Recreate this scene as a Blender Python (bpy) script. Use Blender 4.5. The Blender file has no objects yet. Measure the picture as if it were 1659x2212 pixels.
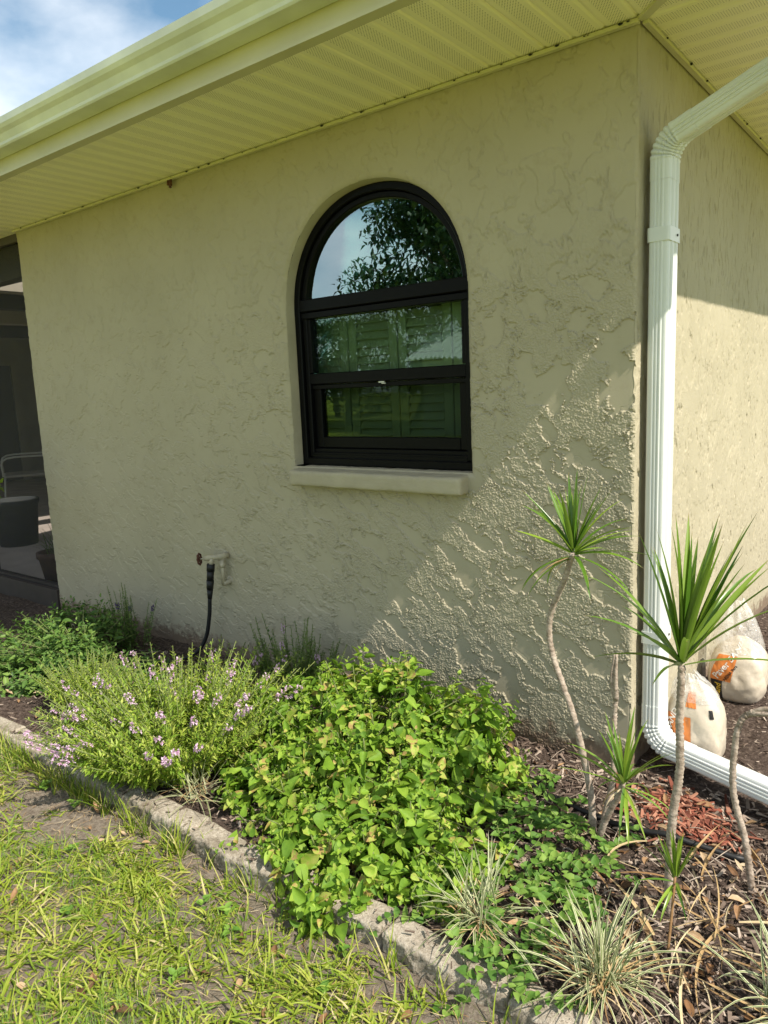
import bpy, math, random
import numpy as np
from mathutils import Vector, Matrix
R = math.radians
rng = np.random.default_rng(7)
random.seed(7)
scene = bpy.context.scene
col = scene.collection

# ------------------------------------------------------------------ camera
cam_d = bpy.data.cameras.new('camera')
cam = bpy.data.objects.new('camera', cam_d); col.objects.link(cam)
cam_d.sensor_fit = 'VERTICAL'; cam_d.sensor_height = 36.0
cam_d.lens = 36.0 * 1597.0 / 2212.0
cam_d.clip_start = 0.02; cam_d.clip_end = 600
_x = Vector((0.789, 0.613, -0.043)); _d = Vector((0.068, -0.157, -0.985)); _f = Vector((-0.610, 0.775, -0.165))
_f.normalize(); _x = (_x - _f * _x.dot(_f)).normalized(); _u = _x.cross(_f).normalized()
cam.matrix_world = Matrix(((_x.x, _u.x, -_f.x, 0.862), (_x.y, _u.y, -_f.y, -2.465), (_x.z, _u.z, -_f.z, 1.372), (0, 0, 0, 1)))
scene.camera = cam
scene.render.resolution_x = 768; scene.render.resolution_y = 1024

# ------------------------------------------------------------------ sun, sky, exposure
SUN = Vector((1.0, -0.13, 1.15)).normalized()          # towards the sun
sun_el = math.asin(SUN.z); sun_az = math.atan2(SUN.x, SUN.y)
sd = bpy.data.lights.new('sun', 'SUN'); sd.energy = 4.35; sd.angle = R(0.53); sd.color = (1.0, 0.93, 0.83)
so = bpy.data.objects.new('sun', sd); col.objects.link(so)
so.rotation_euler = SUN.to_track_quat('Z', 'Y').to_euler(); so.location = (20, -4, 23)

world = bpy.data.worlds.new('World'); scene.world = world; world.use_nodes = True
nt = world.node_tree; nt.nodes.clear()
def N(nt, t, **kw):
    n = nt.nodes.new(t)
    for k, v in kw.items():
        if k.startswith('i_'):
            key = k[2:]; key = int(key) if key.isdigit() else key.replace('_', ' ')
            n.inputs[key].default_value = v
        else: setattr(n, k, v)
    return n
def L(nt, a, b): nt.links.new(a, b)
sky = N(nt, 'ShaderNodeTexSky', sky_type='NISHITA', sun_disc=False, sun_elevation=sun_el, sun_rotation=sun_az,
        altitude=10, air_density=1.0, dust_density=0.25, ozone_density=1.5)
tc = N(nt, 'ShaderNodeTexCoord')
mp = N(nt, 'ShaderNodeMapping'); mp.inputs['Scale'].default_value = (1, 1, 1.7); mp.inputs['Location'].default_value = (0.75, 0.2, 0.45)
cn = N(nt, 'ShaderNodeTexNoise', i_Scale=2.0, i_Detail=10.0, i_Roughness=0.52, i_Distortion=0.1)
cr = N(nt, 'ShaderNodeValToRGB'); cr.color_ramp.elements[0].position = 0.41; cr.color_ramp.elements[1].position = 0.59
mixc = N(nt, 'ShaderNodeMix', data_type='RGBA'); mixc.inputs[7].default_value = (9.0, 9.3, 9.6, 1)
tint = N(nt, 'ShaderNodeMix', data_type='RGBA', blend_type='MULTIPLY'); tint.inputs[0].default_value = 1.0; tint.inputs[7].default_value = (1.05, 1.22, 1.12, 1)
bg = N(nt, 'ShaderNodeBackground', i_Strength=0.088); wo = N(nt, 'ShaderNodeOutputWorld')
L(nt, tc.outputs['Generated'], mp.inputs[0]); L(nt, mp.outputs[0], cn.inputs['Vector']); L(nt, cn.outputs['Fac'], cr.inputs[0])
L(nt, cr.outputs[0], mixc.inputs[0]); L(nt, sky.outputs[0], tint.inputs[6]); L(nt, tint.outputs[2], mixc.inputs[6]); L(nt, mixc.outputs[2], bg.inputs[0]); L(nt, bg.outputs[0], wo.inputs[0])
vs = scene.view_settings
vs.view_transform = 'Standard'; vs.look = 'None'; vs.gamma = 1.0; vs.use_curve_mapping = False
vs.exposure = 0.76

# ------------------------------------------------------------------ helpers
def tag(o, label=None, cat=None, group=None, kind=None):
    for k, v in (('label', label), ('category', cat), ('group', group), ('kind', kind)):
        if v: o[k] = v
    return o
def empty(name, loc, label, cat, group=None):
    o = bpy.data.objects.new(name, None); col.objects.link(o); o.location = loc; o.empty_display_size = 0.1
    return tag(o, label, cat, group)
def mesh(name, V, F, mat, parent=None, smooth=True, attrs=None, loc=None):
    V = np.asarray(V, dtype=np.float32).reshape(-1, 3)
    me = bpy.data.meshes.new(name)
    if isinstance(F, np.ndarray):
        nf, k = F.shape
        me.vertices.add(len(V)); me.vertices.foreach_set('co', V.ravel())
        me.loops.add(nf * k); me.loops.foreach_set('vertex_index', F.astype(np.int32).ravel())
        me.polygons.add(nf); me.polygons.foreach_set('loop_start', np.arange(0, nf * k, k, dtype=np.int32))
        try: me.polygons.foreach_set('loop_total', np.full(nf, k, dtype=np.int32))
        except Exception: pass
        me.update(calc_edges=True); me.validate()
    else:
        me.from_pydata([tuple(map(float, v)) for v in V], [], [tuple(int(i) for i in f) for f in F]); me.update()
    me.polygons.foreach_set('use_smooth', np.full(len(me.polygons), smooth, dtype=bool))
    if attrs:
        for k, a in attrs.items():
            at = me.attributes.new(k, 'FLOAT', 'POINT'); at.data.foreach_set('value', np.asarray(a, dtype=np.float32))
    for m in (mat if isinstance(mat, (list, tuple)) else [mat]): me.materials.append(m)
    o = bpy.data.objects.new(name, me); col.objects.link(o)
    if parent is not None:
        o.parent = parent
        off = parent.location if parent.type == 'EMPTY' else Vector((0, 0, 0))
        o.matrix_parent_inverse = Matrix.Translation(-off)
    return o
def join(parts):
    """list of (V, F) with F list -> one V, F list"""
    VV, FF, n = [], [], 0
    for V, F in parts:
        V = np.asarray(V, float).reshape(-1, 3); VV.append(V)
        FF += [tuple(int(i) + n for i in f) for f in F]; n += len(V)
    return np.concatenate(VV), FF
def box(x0, x1, y0, y1, z0, z1, b=0.0):
    """box, optionally with chamfered edges"""
    if b <= 0:
        V = [(x, y, z) for x in (x0, x1) for y in (y0, y1) for z in (z0, z1)]
        return V, [(0, 1, 3, 2), (4, 6, 7, 5), (0, 4, 5, 1), (2, 3, 7, 6), (0, 2, 6, 4), (1, 5, 7, 3)]
    V = []; ids = {}
    for ix, x in enumerate((x0, x1)):
        for iy, y in enumerate((y0, y1)):
            for iz, z in enumerate((z0, z1)):
                sx, sy, sz = (1 - 2 * ix) * b, (1 - 2 * iy) * b, (1 - 2 * iz) * b
                for a in range(3):
                    p = [x + sx, y + sy, z + sz]; p[a] = (x, y, z)[a]
                    ids[(ix, iy, iz, a)] = len(V); V.append(tuple(p))
    F = []
    I = lambda *k: ids[k]
    for s in (0, 1):
        F.append((I(s,0,0,0), I(s,1,0,0), I(s,1,1,0), I(s,0,1,0)))
        F.append((I(0,s,0,1), I(1,s,0,1), I(1,s,1,1), I(0,s,1,1)))
        F.append((I(0,0,s,2), I(1,0,s,2), I(1,1,s,2), I(0,1,s,2)))
    for p in (0, 1):
        for q in (0, 1):
            F.append((I(0,p,q,1), I(1,p,q,1), I(1,p,q,2), I(0,p,q,2)))
            F.append((I(p,0,q,0), I(p,1,q,0), I(p,1,q,2), I(p,0,q,2)))
            F.append((I(p,q,0,0), I(p,q,1,0), I(p,q,1,1), I(p,q,0,1)))
            for r in (0, 1): pass
    for a in (0, 1):
        for b_ in (0, 1):
            for c in (0, 1): F.append((I(a,b_,c,0), I(a,b_,c,1), I(a,b_,c,2)))
    return V, F
def fixn(o):
    import bmesh
    bm = bmesh.new(); bm.from_mesh(o.data); bmesh.ops.recalc_face_normals(bm, faces=bm.faces); bm.to_mesh(o.data); bm.free(); return o
def tube(P, r, n=8, cap=True):
    P = [Vector(p) for p in P]; m = len(P)
    rr = r if hasattr(r, '__len__') else [r] * m
    V, F = [], []
    t0 = (P[1] - P[0]).normalized(); a = t0.orthogonal().normalized()
    for i, p in enumerate(P):
        t = (P[min(i + 1, m - 1)] - P[max(i - 1, 0)]).normalized()
        a = (a - t * a.dot(t)).normalized(); b = t.cross(a)
        for k in range(n):
            q = 2 * math.pi * k / n; V.append(tuple(p + (a * math.cos(q) + b * math.sin(q)) * rr[i]))
    for i in range(m - 1):
        for k in range(n): F.append((i*n+k, i*n+(k+1)%n, (i+1)*n+(k+1)%n, (i+1)*n+k))
    if cap: F.append(tuple(range(n - 1, -1, -1))); F.append(tuple((m - 1) * n + k for k in range(n)))
    return V, F
def spline(pts, n=24):
    P = np.array(pts, float); P = np.vstack([2*P[0]-P[1], P, 2*P[-1]-P[-2]]); out = []
    m = len(P) - 3
    for i in range(n + 1):
        s = i / n * m; k = min(int(s), m - 1); t = s - k
        a, b, c, d = P[k], P[k+1], P[k+2], P[k+3]
        out.append(0.5 * ((2*b) + (c-a)*t + (2*a-5*b+4*c-d)*t*t + (3*b-a-3*c+d)*t**3))
    return np.array(out)
_perm = np.random.default_rng(3).integers(0, 1 << 16, size=4096)
def perlin(x, y, seed=0):
    x = np.asarray(x, float); y = np.asarray(y, float)
    xi = np.floor(x).astype(np.int64); yi = np.floor(y).astype(np.int64); xf = x - xi; yf = y - yi
    def g(ix, iy, dx, dy):
        h = _perm[(_perm[(ix + seed * 131) & 4095] + iy) & 4095]
        a = h * (2 * math.pi / 65536); return np.cos(a) * dx + np.sin(a) * dy
    u = xf**3 * (xf * (xf * 6 - 15) + 10); v = yf**3 * (yf * (yf * 6 - 15) + 10)
    n00 = g(xi, yi, xf, yf); n10 = g(xi+1, yi, xf-1, yf); n01 = g(xi, yi+1, xf, yf-1); n11 = g(xi+1, yi+1, xf-1, yf-1)
    return 1.5 * ((n00*(1-u) + n10*u)*(1-v) + (n01*(1-u) + n11*u)*v)
def fbm(x, y, seed=0, octv=3, gain=0.5):
    s = 0; a = 1
    for o in range(octv): s = s + a * perlin(np.asarray(x) * 2**o, np.asarray(y) * 2**o, seed + o * 17); a *= gain
    return s
def sstep(a, b, x):
    t = np.clip((x - a) / (b - a), 0, 1); return t * t * (3 - 2 * t)
def grains(x, y, cell, seed=0):
    """packed round grains: height 0..1 of domes on jittered points"""
    x = np.asarray(x) / cell; y = np.asarray(y) / cell; xi = np.floor(x).astype(np.int64); yi = np.floor(y).astype(np.int64); out = np.zeros(x.shape)
    for i in (-1, 0, 1):
        for j in (-1, 0, 1):
            h = _perm[(_perm[(xi + i + seed * 77) & 4095] + yi + j) & 4095]; h2 = _perm[(h + 911) & 4095]; h3 = _perm[(h + 313) & 4095]
            d2 = (x - (xi + i + h / 65536)) ** 2 + (y - (yi + j + h2 / 65536)) ** 2; r = 0.35 + 0.4 * h3 / 65536
            out = np.maximum(out, np.sqrt(np.maximum(0, 1 - d2 / (r * r))) * r / 0.75)
    return out
def grid_faces(nx, ny):
    i = np.arange(nx - 1)[:, None] * ny + np.arange(ny - 1)[None, :]
    i = i.ravel(); return np.stack([i, i + ny, i + ny + 1, i + 1], 1)

# leaf scattering ------------------------------------------------------------
def leaf_template(w=0.5, heart=0.0, cup=0.18, droop=0.35, n=5, pow_=0.8):
    """unit-length leaf along +Y, width w, midrib fold, droop; returns V,F"""
    V = []
    for i in range(n + 1):
        t = i / n
        prof = (math.sin(math.pi * t ** pow_)) ** 0.85 if 0 < t < 1 else 0.0
        if heart and i == 1: prof = max(prof, 0.82)
        ww = w * 0.5 * prof
        y = t - (0.0 if not heart else 0)
        z = -droop * t * t
        if i in (0, n): V.append((0, y, z))
        else:
            back = -heart * 0.10 if i == 1 else 0
            V += [(-ww, y + back, z + cup * ww), (-ww*0.5, y + back * .3, z + cup * ww * 0.25 - 0.012), (0, y, z - 0.03), (ww*0.5, y + back * .3, z + cup * ww * 0.25 - 0.012), (ww, y + back, z + cup * ww)]
    F = []
    first = 1
    for k in range(4): F.append((0, first + k + 1, first + k))
    for i in range(1, n - 1):
        a = 1 + (i - 1) * 5; b = a + 5
        for k in range(4): F.append((a + k, a + k + 1, b + k + 1, b + k))
    last = 1 + (n - 1) * 5; a = 1 + (n - 2) * 5
    for k in range(4): F.append((a + k, a + k + 1, last))
    return np.array(V, float), F
def small_leaf(w=0.3, droop=0.25, cup=0.3):
    V = [(0, 0, 0), (-w/2, .4, cup*w/2 - droop*.16), (0, .45, -droop*.2), (w/2, .4, cup*w/2 - droop*.16), (0, 1, -droop)]
    return np.array(V, float), [(0, 2, 1), (0, 3, 2), (1, 2, 4), (2, 3, 4)]
def frames(ydir, up=None, roll=None):
    """N x 3 leaf directions -> N x 3 x 3 matrices whose columns are side, ydir, normal"""
    y = ydir / np.linalg.norm(ydir, axis=1, keepdims=True)
    u = np.tile(np.array([0, 0, 1.0]), (len(y), 1)) if up is None else up
    s = np.cross(y, u); ln = np.linalg.norm(s, axis=1, keepdims=True); s = np.where(ln > 1e-3, s / np.maximum(ln, 1e-6), np.array([[1.0, 0, 0]]))
    n = np.cross(s, y)
    if roll is not None:
        c, si = np.cos(roll)[:, None], np.sin(roll)[:, None]; s, n = s * c + n * si, n * c - s * si
    return np.stack([s, y, n], 2)
def scatter(templates, pos, M, size, pick=None, wscale=None):
    """bake leaves into one V, F(list arrays), rnd attr"""
    n = len(pos); pick = rng.integers(0, len(templates), n) if pick is None else pick
    VV, FF, AA, base = [], [], [], 0
    r_all = rng.random(n)
    for ti, (TV, TF) in enumerate(templates):
        idx = np.where(pick == ti)[0]
        if not len(idx): continue
        T = TV[None, :, :] * np.asarray(size)[idx][:, None, None]
        if wscale is not None: T = T * np.stack([np.asarray(wscale)[idx], np.ones(len(idx)), np.ones(len(idx))], 1)[:, None, :]
        P = np.einsum('nij,nkj->nki', M[idx], T) + pos[idx][:, None, :]
        VV.append(P.reshape(-1, 3)); k = len(TV)
        tri = []
        for f in TF: tri += [f] if len(f) == 3 else [(f[0], f[1], f[2]), (f[0], f[2], f[3])]
        tri = np.array(tri)
        FF.append((tri[None] + (base + np.arange(len(idx)) * k)[:, None, None]).reshape(-1, 3)); base += len(idx) * k
        AA.append(np.repeat(r_all[idx], k))
    return np.concatenate(VV), np.concatenate(FF), np.concatenate(AA)
def blades(base, az, el, length, width, droop, seg=5, keel=0.25, prof=None, roll=None, curl=None):
    """strap leaves: N blades bending down by droop radians; 3 verts across; returns V, F, rnd, across, along"""
    n = len(base); p = np.array(base, float).copy(); V = np.zeros((n, seg + 1, 3, 3)); al = np.zeros((n, seg + 1, 3))
    prof = prof or (lambda t: (1 - t ** 2.2) * (0.55 + 0.9 * t * (1 - t) * 2))
    az = az.copy()
    for i in range(seg + 1):
        t = i / seg; e = el - droop * t ** 1.3
        if curl is not None: az_i = az + curl * t
        else: az_i = az
        d = np.stack([np.cos(e) * np.cos(az_i), np.cos(e) * np.sin(az_i), np.sin(e)], 1)
        s = np.stack([-np.sin(az_i), np.cos(az_i), np.zeros(n)], 1); nn = np.cross(d, s)
        if roll is not None:
            c, si = np.cos(roll)[:, None], np.sin(roll)[:, None]; s, nn = s * c + nn * si, nn * c - s * si
        w = (width * max(prof(t), 0.02))[:, None]
        V[:, i, 0] = p - s * w / 2 + nn * w * keel; V[:, i, 1] = p; V[:, i, 2] = p + s * w / 2 + nn * w * keel
        al[:, i, :] = t
        p = p + d * (length / seg)[:, None]
    f = []
    for i in range(seg):
        a = i * 3; f += [(a, a + 1, a + 4, a + 3), (a + 1, a + 2, a + 5, a + 4)]
    f = np.array(f); k = (seg + 1) * 3
    F = (f[None] + (np.arange(n) * k)[:, None, None]).reshape(-1, 4)
    ac = np.tile(np.array([1.0, 0.0, 1.0]), n * (seg + 1))
    return V.reshape(-1, 3), F, np.repeat(rng.random(n), k), ac, al.ravel()
def stems_mesh(paths, radius, n=5):
    return join([tube(p, radius, n) for p in paths])

# ------------------------------------------------------------------ materials
def newmat(name):
    m = bpy.data.materials.new(name); m.use_nodes = True; nt = m.node_tree
    b = nt.nodes['Principled BSDF']; return m, nt, b
def ramp(nt, fac, stops):
    r = N(nt, 'ShaderNodeValToRGB'); e = r.color_ramp.elements
    while len(e) < len(stops): e.new(0.5)
    for i, (p, c) in enumerate(stops): e[i].position = p; e[i].color = (*c, 1)
    L(nt, fac, r.inputs[0]); return r.outputs[0]
def noise(nt, scale, detail=4, rough=0.55, vec=None, dist=0.0):
    n = N(nt, 'ShaderNodeTexNoise', i_Scale=scale, i_Detail=detail, i_Roughness=rough, i_Distortion=dist)
    if vec is None:
        t = N(nt, 'ShaderNodeTexCoord'); vec = t.outputs['Object']
    L(nt, vec, n.inputs['Vector']); return n.outputs['Fac']
def bump(nt, b, h, strength=0.5, dist=0.005, prev=None):
    n = N(nt, 'ShaderNodeBump', i_Strength=strength, i_Distance=dist); L(nt, h, n.inputs['Height'])
    if prev is not None: L(nt, prev, n.inputs['Normal'])
    L(nt, n.outputs[0], b.inputs['Normal']); return n.outputs[0]
def attr(nt, name): return N(nt, 'ShaderNodeAttribute', attribute_name=name).outputs['Fac']
def math_(nt, op, a, b=None):
    n = N(nt, 'ShaderNodeMath', operation=op)
    for i, v in enumerate((a, b)):
        if v is None: continue
        if isinstance(v, (int, float)): n.inputs[i].default_value = v
        else: L(nt, v, n.inputs[i])
    return n.outputs[0]
def simple(name, c, rough=0.6, var=0.08, nscale=20, spec=0.4, bmp=0.0, bscale=200, metal=0.0):
    m, nt, b = newmat(name)
    lo = tuple(max(0, x * (1 - var)) for x in c); hi = tuple(min(1, x * (1 + var)) for x in c)
    L(nt, ramp(nt, noise(nt, nscale), [(0.3, lo), (0.7, hi)]), b.inputs['Base Color'])
    b.inputs['Roughness'].default_value = rough; b.inputs['Specular IOR Level'].default_value = spec; b.inputs['Metallic'].default_value = metal
    if bmp: bump(nt, b, noise(nt, bscale, 3), bmp, 0.003)
    return m
def leafmat(name, stops, transl=0.35, rough=0.45, spec=0.35, tcol=None, nscale=60, bmp=0.25):
    m, nt, b = newmat(name)
    f = math_(nt, 'ADD', attr(nt, 'rnd'), math_(nt, 'MULTIPLY', math_(nt, 'SUBTRACT', noise(nt, nscale, 2), 0.5), 0.5))
    c = ramp(nt, f, stops); L(nt, c, b.inputs['Base Color'])
    b.inputs['Roughness'].default_value = rough; b.inputs['Specular IOR Level'].default_value = spec
    if bmp: bump(nt, b, noise(nt, nscale * 3, 2), bmp, 0.003)
    tr = N(nt, 'ShaderNodeBsdfTranslucent'); mx = N(nt, 'ShaderNodeMixShader', i_0=transl)
    if tcol: 
        mm = N(nt, 'ShaderNodeMix', data_type='RGBA', blend_type='MULTIPLY'); mm.inputs[0].default_value = 1; mm.inputs[7].default_value = (*tcol, 1)
        L(nt, c, mm.inputs[6]); L(nt, mm.outputs[2], tr.inputs[0])
    else: L(nt, c, tr.inputs[0])
    out = nt.nodes['Material Output']; L(nt, b.outputs[0], mx.inputs[1]); L(nt, tr.outputs[0], mx.inputs[2]); L(nt, mx.outputs[0], out.inputs[0])
    return m

def N_range(nt, v, a, b):
    n = N(nt, 'ShaderNodeMapRange', i_1=a, i_2=b); L(nt, v, n.inputs[0]); return n.outputs[0]
PAINT = (0.40, 0.352, 0.25)
def stucco(name, grain_dist, sc):
    m, nt, b = newmat(name)
    base = ramp(nt, noise(nt, 1.7, 5, 0.6), [(0.3, (0.375, 0.333, 0.232)), (0.7, (0.425, 0.378, 0.268))])
    st = ramp(nt, noise(nt, 14, 5, 0.65), [(0.28, (0.86, 0.84, 0.80)), (0.45, (1, 1, 1))])
    mm = N(nt, 'ShaderNodeMix', data_type='RGBA', blend_type='MULTIPLY'); mm.inputs[0].default_value = 0.6
    L(nt, base, mm.inputs[6]); L(nt, st, mm.inputs[7])
    g = N(nt, 'ShaderNodeNewGeometry'); sx = N(nt, 'ShaderNodeSeparateXYZ'); L(nt, g.outputs['Position'], sx.inputs[0])
    sp = math_(nt, 'ADD', N_range(nt, sx.outputs[2], 0.16, -0.02), math_(nt, 'MULTIPLY', math_(nt, 'SUBTRACT', noise(nt, 18, 5, 0.7), 0.5), 1.6))
    spm = N(nt, 'ShaderNodeMix', data_type='RGBA'); L(nt, N_range(nt, sp, 0.45, 0.75), spm.inputs[0]); L(nt, mm.outputs[2], spm.inputs[6]); spm.inputs[7].default_value = (0.20, 0.145, 0.10, 1)
    L(nt, spm.outputs[2], b.inputs['Base Color'])
    b.inputs['Roughness'].default_value = 0.72; b.inputs['Specular IOR Level'].default_value = 0.25
    h1 = noise(nt, sc, 3, 0.6); h2 = noise(nt, sc * 3.1, 2, 0.5)
    g = attr(nt, 'grain')
    h = math_(nt, 'MULTIPLY', math_(nt, 'ADD', h1, math_(nt, 'MULTIPLY', h2, 0.35)), math_(nt, 'ADD', g, 0.10))
    bump(nt, b, h, 0.9, grain_dist)
    return m
M_WALL = stucco('stucco_front', 0.0016, 250)
M_SIDE = stucco('stucco_side', 0.003, 190)
M_TRIM = simple('painted_sill', PAINT, 0.7, 0.08, 9, 0.25, 0.5, 120)
M_WHITE = simple('white_enamel', (0.62, 0.64, 0.61), 0.30, 0.04, 6, 0.5)
M_GUT = simple('gutter_enamel', (0.66, 0.68, 0.56), 0.42, 0.16, 3.5, 0.45)
M_FASC = simple('fascia_enamel', (0.54, 0.51, 0.34), 0.45, 0.06, 5, 0.4)
M_BLACK = simple('black_frame', (0.003, 0.003, 0.0035), 0.45, 0.2, 30, 0.12)
M_RUBBER = simple('black_rubber', (0.012, 0.012, 0.012), 0.5, 0.2, 30, 0.35)
M_ROOF = simple('shingle', (0.16, 0.13, 0.10), 0.9, 0.4, 12)
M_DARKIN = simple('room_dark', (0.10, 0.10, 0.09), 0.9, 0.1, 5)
M_SHUT = simple('shutter_paint', (0.62, 0.62, 0.56), 0.5, 0.04, 6)
M_PIPE = simple('painted_pipe', (0.42, 0.37, 0.265), 0.5, 0.06, 40)
M_RUST = simple('rusted_wheel', (0.10, 0.035, 0.02), 0.7, 0.5, 80)

def soffit_mat(name, axis):
    m, nt, b = newmat(name)
    L(nt, ramp(nt, noise(nt, 3, 4), [(0.3, (0.86, 0.81, 0.58)), (0.7, (0.90, 0.86, 0.63))]), b.inputs['Base Color'])
    b.inputs['Roughness'].default_value = 0.5
    t = N(nt, 'ShaderNodeTexCoord'); s = N(nt, 'ShaderNodeSeparateXYZ'); L(nt, t.outputs['Object'], s.inputs[0])
    u, v = (s.outputs[0], s.outputs[1]) if axis == 'x' else (s.outputs[1], s.outputs[0])
    # rows of small punched holes in one strip out of two, staggered
    cell = math_(nt, 'FRACT', math_(nt, 'MULTIPLY', u, 1 / 0.1016))
    inside = math_(nt, 'MULTIPLY', math_(nt, 'GREATER_THAN', cell, 0.24), math_(nt, 'LESS_THAN', cell, 0.76))
    pu = 0.0092; pv = 0.0075
    row = math_(nt, 'FLOOR', math_(nt, 'DIVIDE', v, pv))
    uu = math_(nt, 'ADD', math_(nt, 'DIVIDE', u, pu), math_(nt, 'MULTIPLY', row, 0.5))
    du = math_(nt, 'MULTIPLY', math_(nt, 'SUBTRACT', math_(nt, 'FRACT', uu), 0.5), pu)
    dv = math_(nt, 'MULTIPLY', math_(nt, 'SUBTRACT', math_(nt, 'FRACT', math_(nt, 'DIVIDE', v, pv)), 0.5), pv)
    d2 = math_(nt, 'ADD', math_(nt, 'MULTIPLY', du, du), math_(nt, 'MULTIPLY', dv, dv))
    hole = math_(nt, 'MULTIPLY', math_(nt, 'LESS_THAN', d2, 0.0017 ** 2), inside)
    mm = N(nt, 'ShaderNodeMix', data_type='RGBA'); mm.inputs[7].default_value = (0.16, 0.14, 0.09, 1)
    src = b.inputs['Base Color'].links[0].from_socket
    L(nt, hole, mm.inputs[0]); L(nt, src, mm.inputs[6]); L(nt, mm.outputs[2], b.inputs['Base Color'])
    bump(nt, b, noise(nt, 60, 3), 0.25, 0.003)
    return m
M_SOFX = soffit_mat('soffit_front', 'x'); M_SOFY = soffit_mat('soffit_side', 'y')

def glass_mat(name, tint, refl, k=1.0):
    m, nt, b = newmat(name); nt.nodes.remove(b)
    tr = N(nt, 'ShaderNodeBsdfTransparent'); tr.inputs[0].default_value = (*tint, 1)
    gl = N(nt, 'ShaderNodeBsdfGlossy', i_Roughness=0.0); gl.inputs[0].default_value = (0.78, 0.95, 1.0, 1)
    lw = N(nt, 'ShaderNodeFresnel', i_IOR=1.5)
    tcn = N(nt, 'ShaderNodeTexCoord')
    nz = noise(nt, 2.2, 1); bp = N(nt, 'ShaderNodeBump', i_Strength=0.12, i_Distance=0.02); L(nt, nz, bp.inputs['Height']); L(nt, bp.outputs[0], gl.inputs['Normal'])
    fac = math_(nt, 'ADD', math_(nt, 'MULTIPLY', lw.outputs[0], k), refl)
    mx = N(nt, 'ShaderNodeMixShader'); L(nt, fac, mx.inputs[0]); L(nt, tr.outputs[0], mx.inputs[1]); L(nt, gl.outputs[0], mx.inputs[2])
    L(nt, mx.outputs[0], nt.nodes['Material Output'].inputs[0]); return m
M_GLASS = glass_mat('tinted_glass_arch', (0.46, 0.66, 0.50), 0.30)
M_GLASS1 = glass_mat('tinted_glass', (0.66, 0.745, 0.63), 0.02, 0.7)
M_GLASS2 = glass_mat('tinted_glass_lower', (0.47, 0.535, 0.45), 0.0, 0.28)
def screen_mat():
    m, nt, b = newmat('insect_screen')
    b.inputs['Base Color'].default_value = (0.010, 0.010, 0.010, 1); b.inputs['Roughness'].default_value = 0.7
    tr = N(nt, 'ShaderNodeBsdfTransparent'); mx = N(nt, 'ShaderNodeMixShader', i_0=0.72)
    L(nt, tr.outputs[0], mx.inputs[2]); L(nt, b.outputs[0], mx.inputs[1]); L(nt, mx.outputs[0], nt.nodes['Material Output'].inputs[0]); return m
M_SCREEN = screen_mat()

def concrete(name):
    m, nt, b = newmat(name)
    c = ramp(nt, noise(nt, 130, 4, 0.7), [(0.3, (0.24, 0.20, 0.155)), (0.5, (0.42, 0.365, 0.285)), (0.72, (0.57, 0.51, 0.42))])
    c2 = ramp(nt, noise(nt, 9, 5, 0.7), [(0.35, (0.36, 0.33, 0.28)), (0.58, (1, 1, 1))])
    mm = N(nt, 'ShaderNodeMix', data_type='RGBA', blend_type='MULTIPLY'); mm.inputs[0].default_value = 0.7
    L(nt, c, mm.inputs[6]); L(nt, c2, mm.inputs[7]); L(nt, mm.outputs[2], b.inputs['Base Color'])
    b.inputs['Roughness'].default_value = 0.95; b.inputs['Specular IOR Level'].default_value = 0.1
    bump(nt, b, noise(nt, 220, 4, 0.7), 0.8, 0.006); return m
M_CURB = concrete('edging_concrete')

def ground_mat():
    m, nt, b = newmat('sandy_lawn_soil')
    sand = ramp(nt, noise(nt, 60, 8, 0.8), [(0.3, (0.12, 0.09, 0.065)), (0.5, (0.28, 0.23, 0.175)), (0.7, (0.44, 0.38, 0.30))])
    grass = ramp(nt, noise(nt, 35, 6, 0.7), [(0.3, (0.24, 0.27, 0.03)), (0.55, (0.36, 0.39, 0.05)), (0.75, (0.44, 0.43, 0.10))])  # grass tone raised so the unseen lawn bounces more light onto the house
    g = N(nt, 'ShaderNodeNewGeometry'); s = N(nt, 'ShaderNodeSeparateXYZ'); L(nt, g.outputs['Position'], s.inputs[0])
    far = N(nt, 'ShaderNodeMapRange', i_1=-2.2, i_2=-4.2, i_3=-0.05, i_4=1.0); L(nt, s.outputs[1], far.inputs[0])
    farx = N(nt, 'ShaderNodeMapRange', i_1=1.9, i_2=2.8, i_3=-0.05, i_4=1.0); L(nt, s.outputs[0], farx.inputs[0])  # unseen side ground turned to bright lawn to bounce light on the side wall
    patch = math_(nt, 'ADD', math_(nt, 'MAXIMUM', far.outputs[0], farx.outputs[0]), math_(nt, 'MULTIPLY', math_(nt, 'SUBTRACT', noise(nt, 2.3, 5, 0.6), 0.5), 0.8)); 
    cl = N(nt, 'ShaderNodeClamp'); L(nt, patch, cl.inputs[0])
    mm = N(nt, 'ShaderNodeMix', data_type='RGBA'); L(nt, cl.outputs[0], mm.inputs[0]); L(nt, sand, mm.inputs[6]); L(nt, grass, mm.inputs[7])
    L(nt, mm.outputs[2], b.inputs['Base Color']); b.inputs['Roughness'].default_value = 1.0; b.inputs['Specular IOR Level'].default_value = 0.05
    bump(nt, b, noise(nt, 170, 6, 0.8), 1.0, 0.014); return m
M_GROUND = ground_mat()
def soil_mat():
    m, nt, b = newmat('mulch_soil')
    c = ramp(nt, noise(nt, 60, 6, 0.75), [(0.32, (0.035, 0.025, 0.019)), (0.52, (0.11, 0.08, 0.064)), (0.72, (0.26, 0.20, 0.16))])
    L(nt, c, b.inputs['Base Color']); b.inputs['Roughness'].default_value = 1.0; b.inputs['Specular IOR Level'].default_value = 0.08
    bump(nt, b, noise(nt, 75, 6, 0.75), 1.0, 0.02); return m
M_SOIL = soil_mat()
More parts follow.
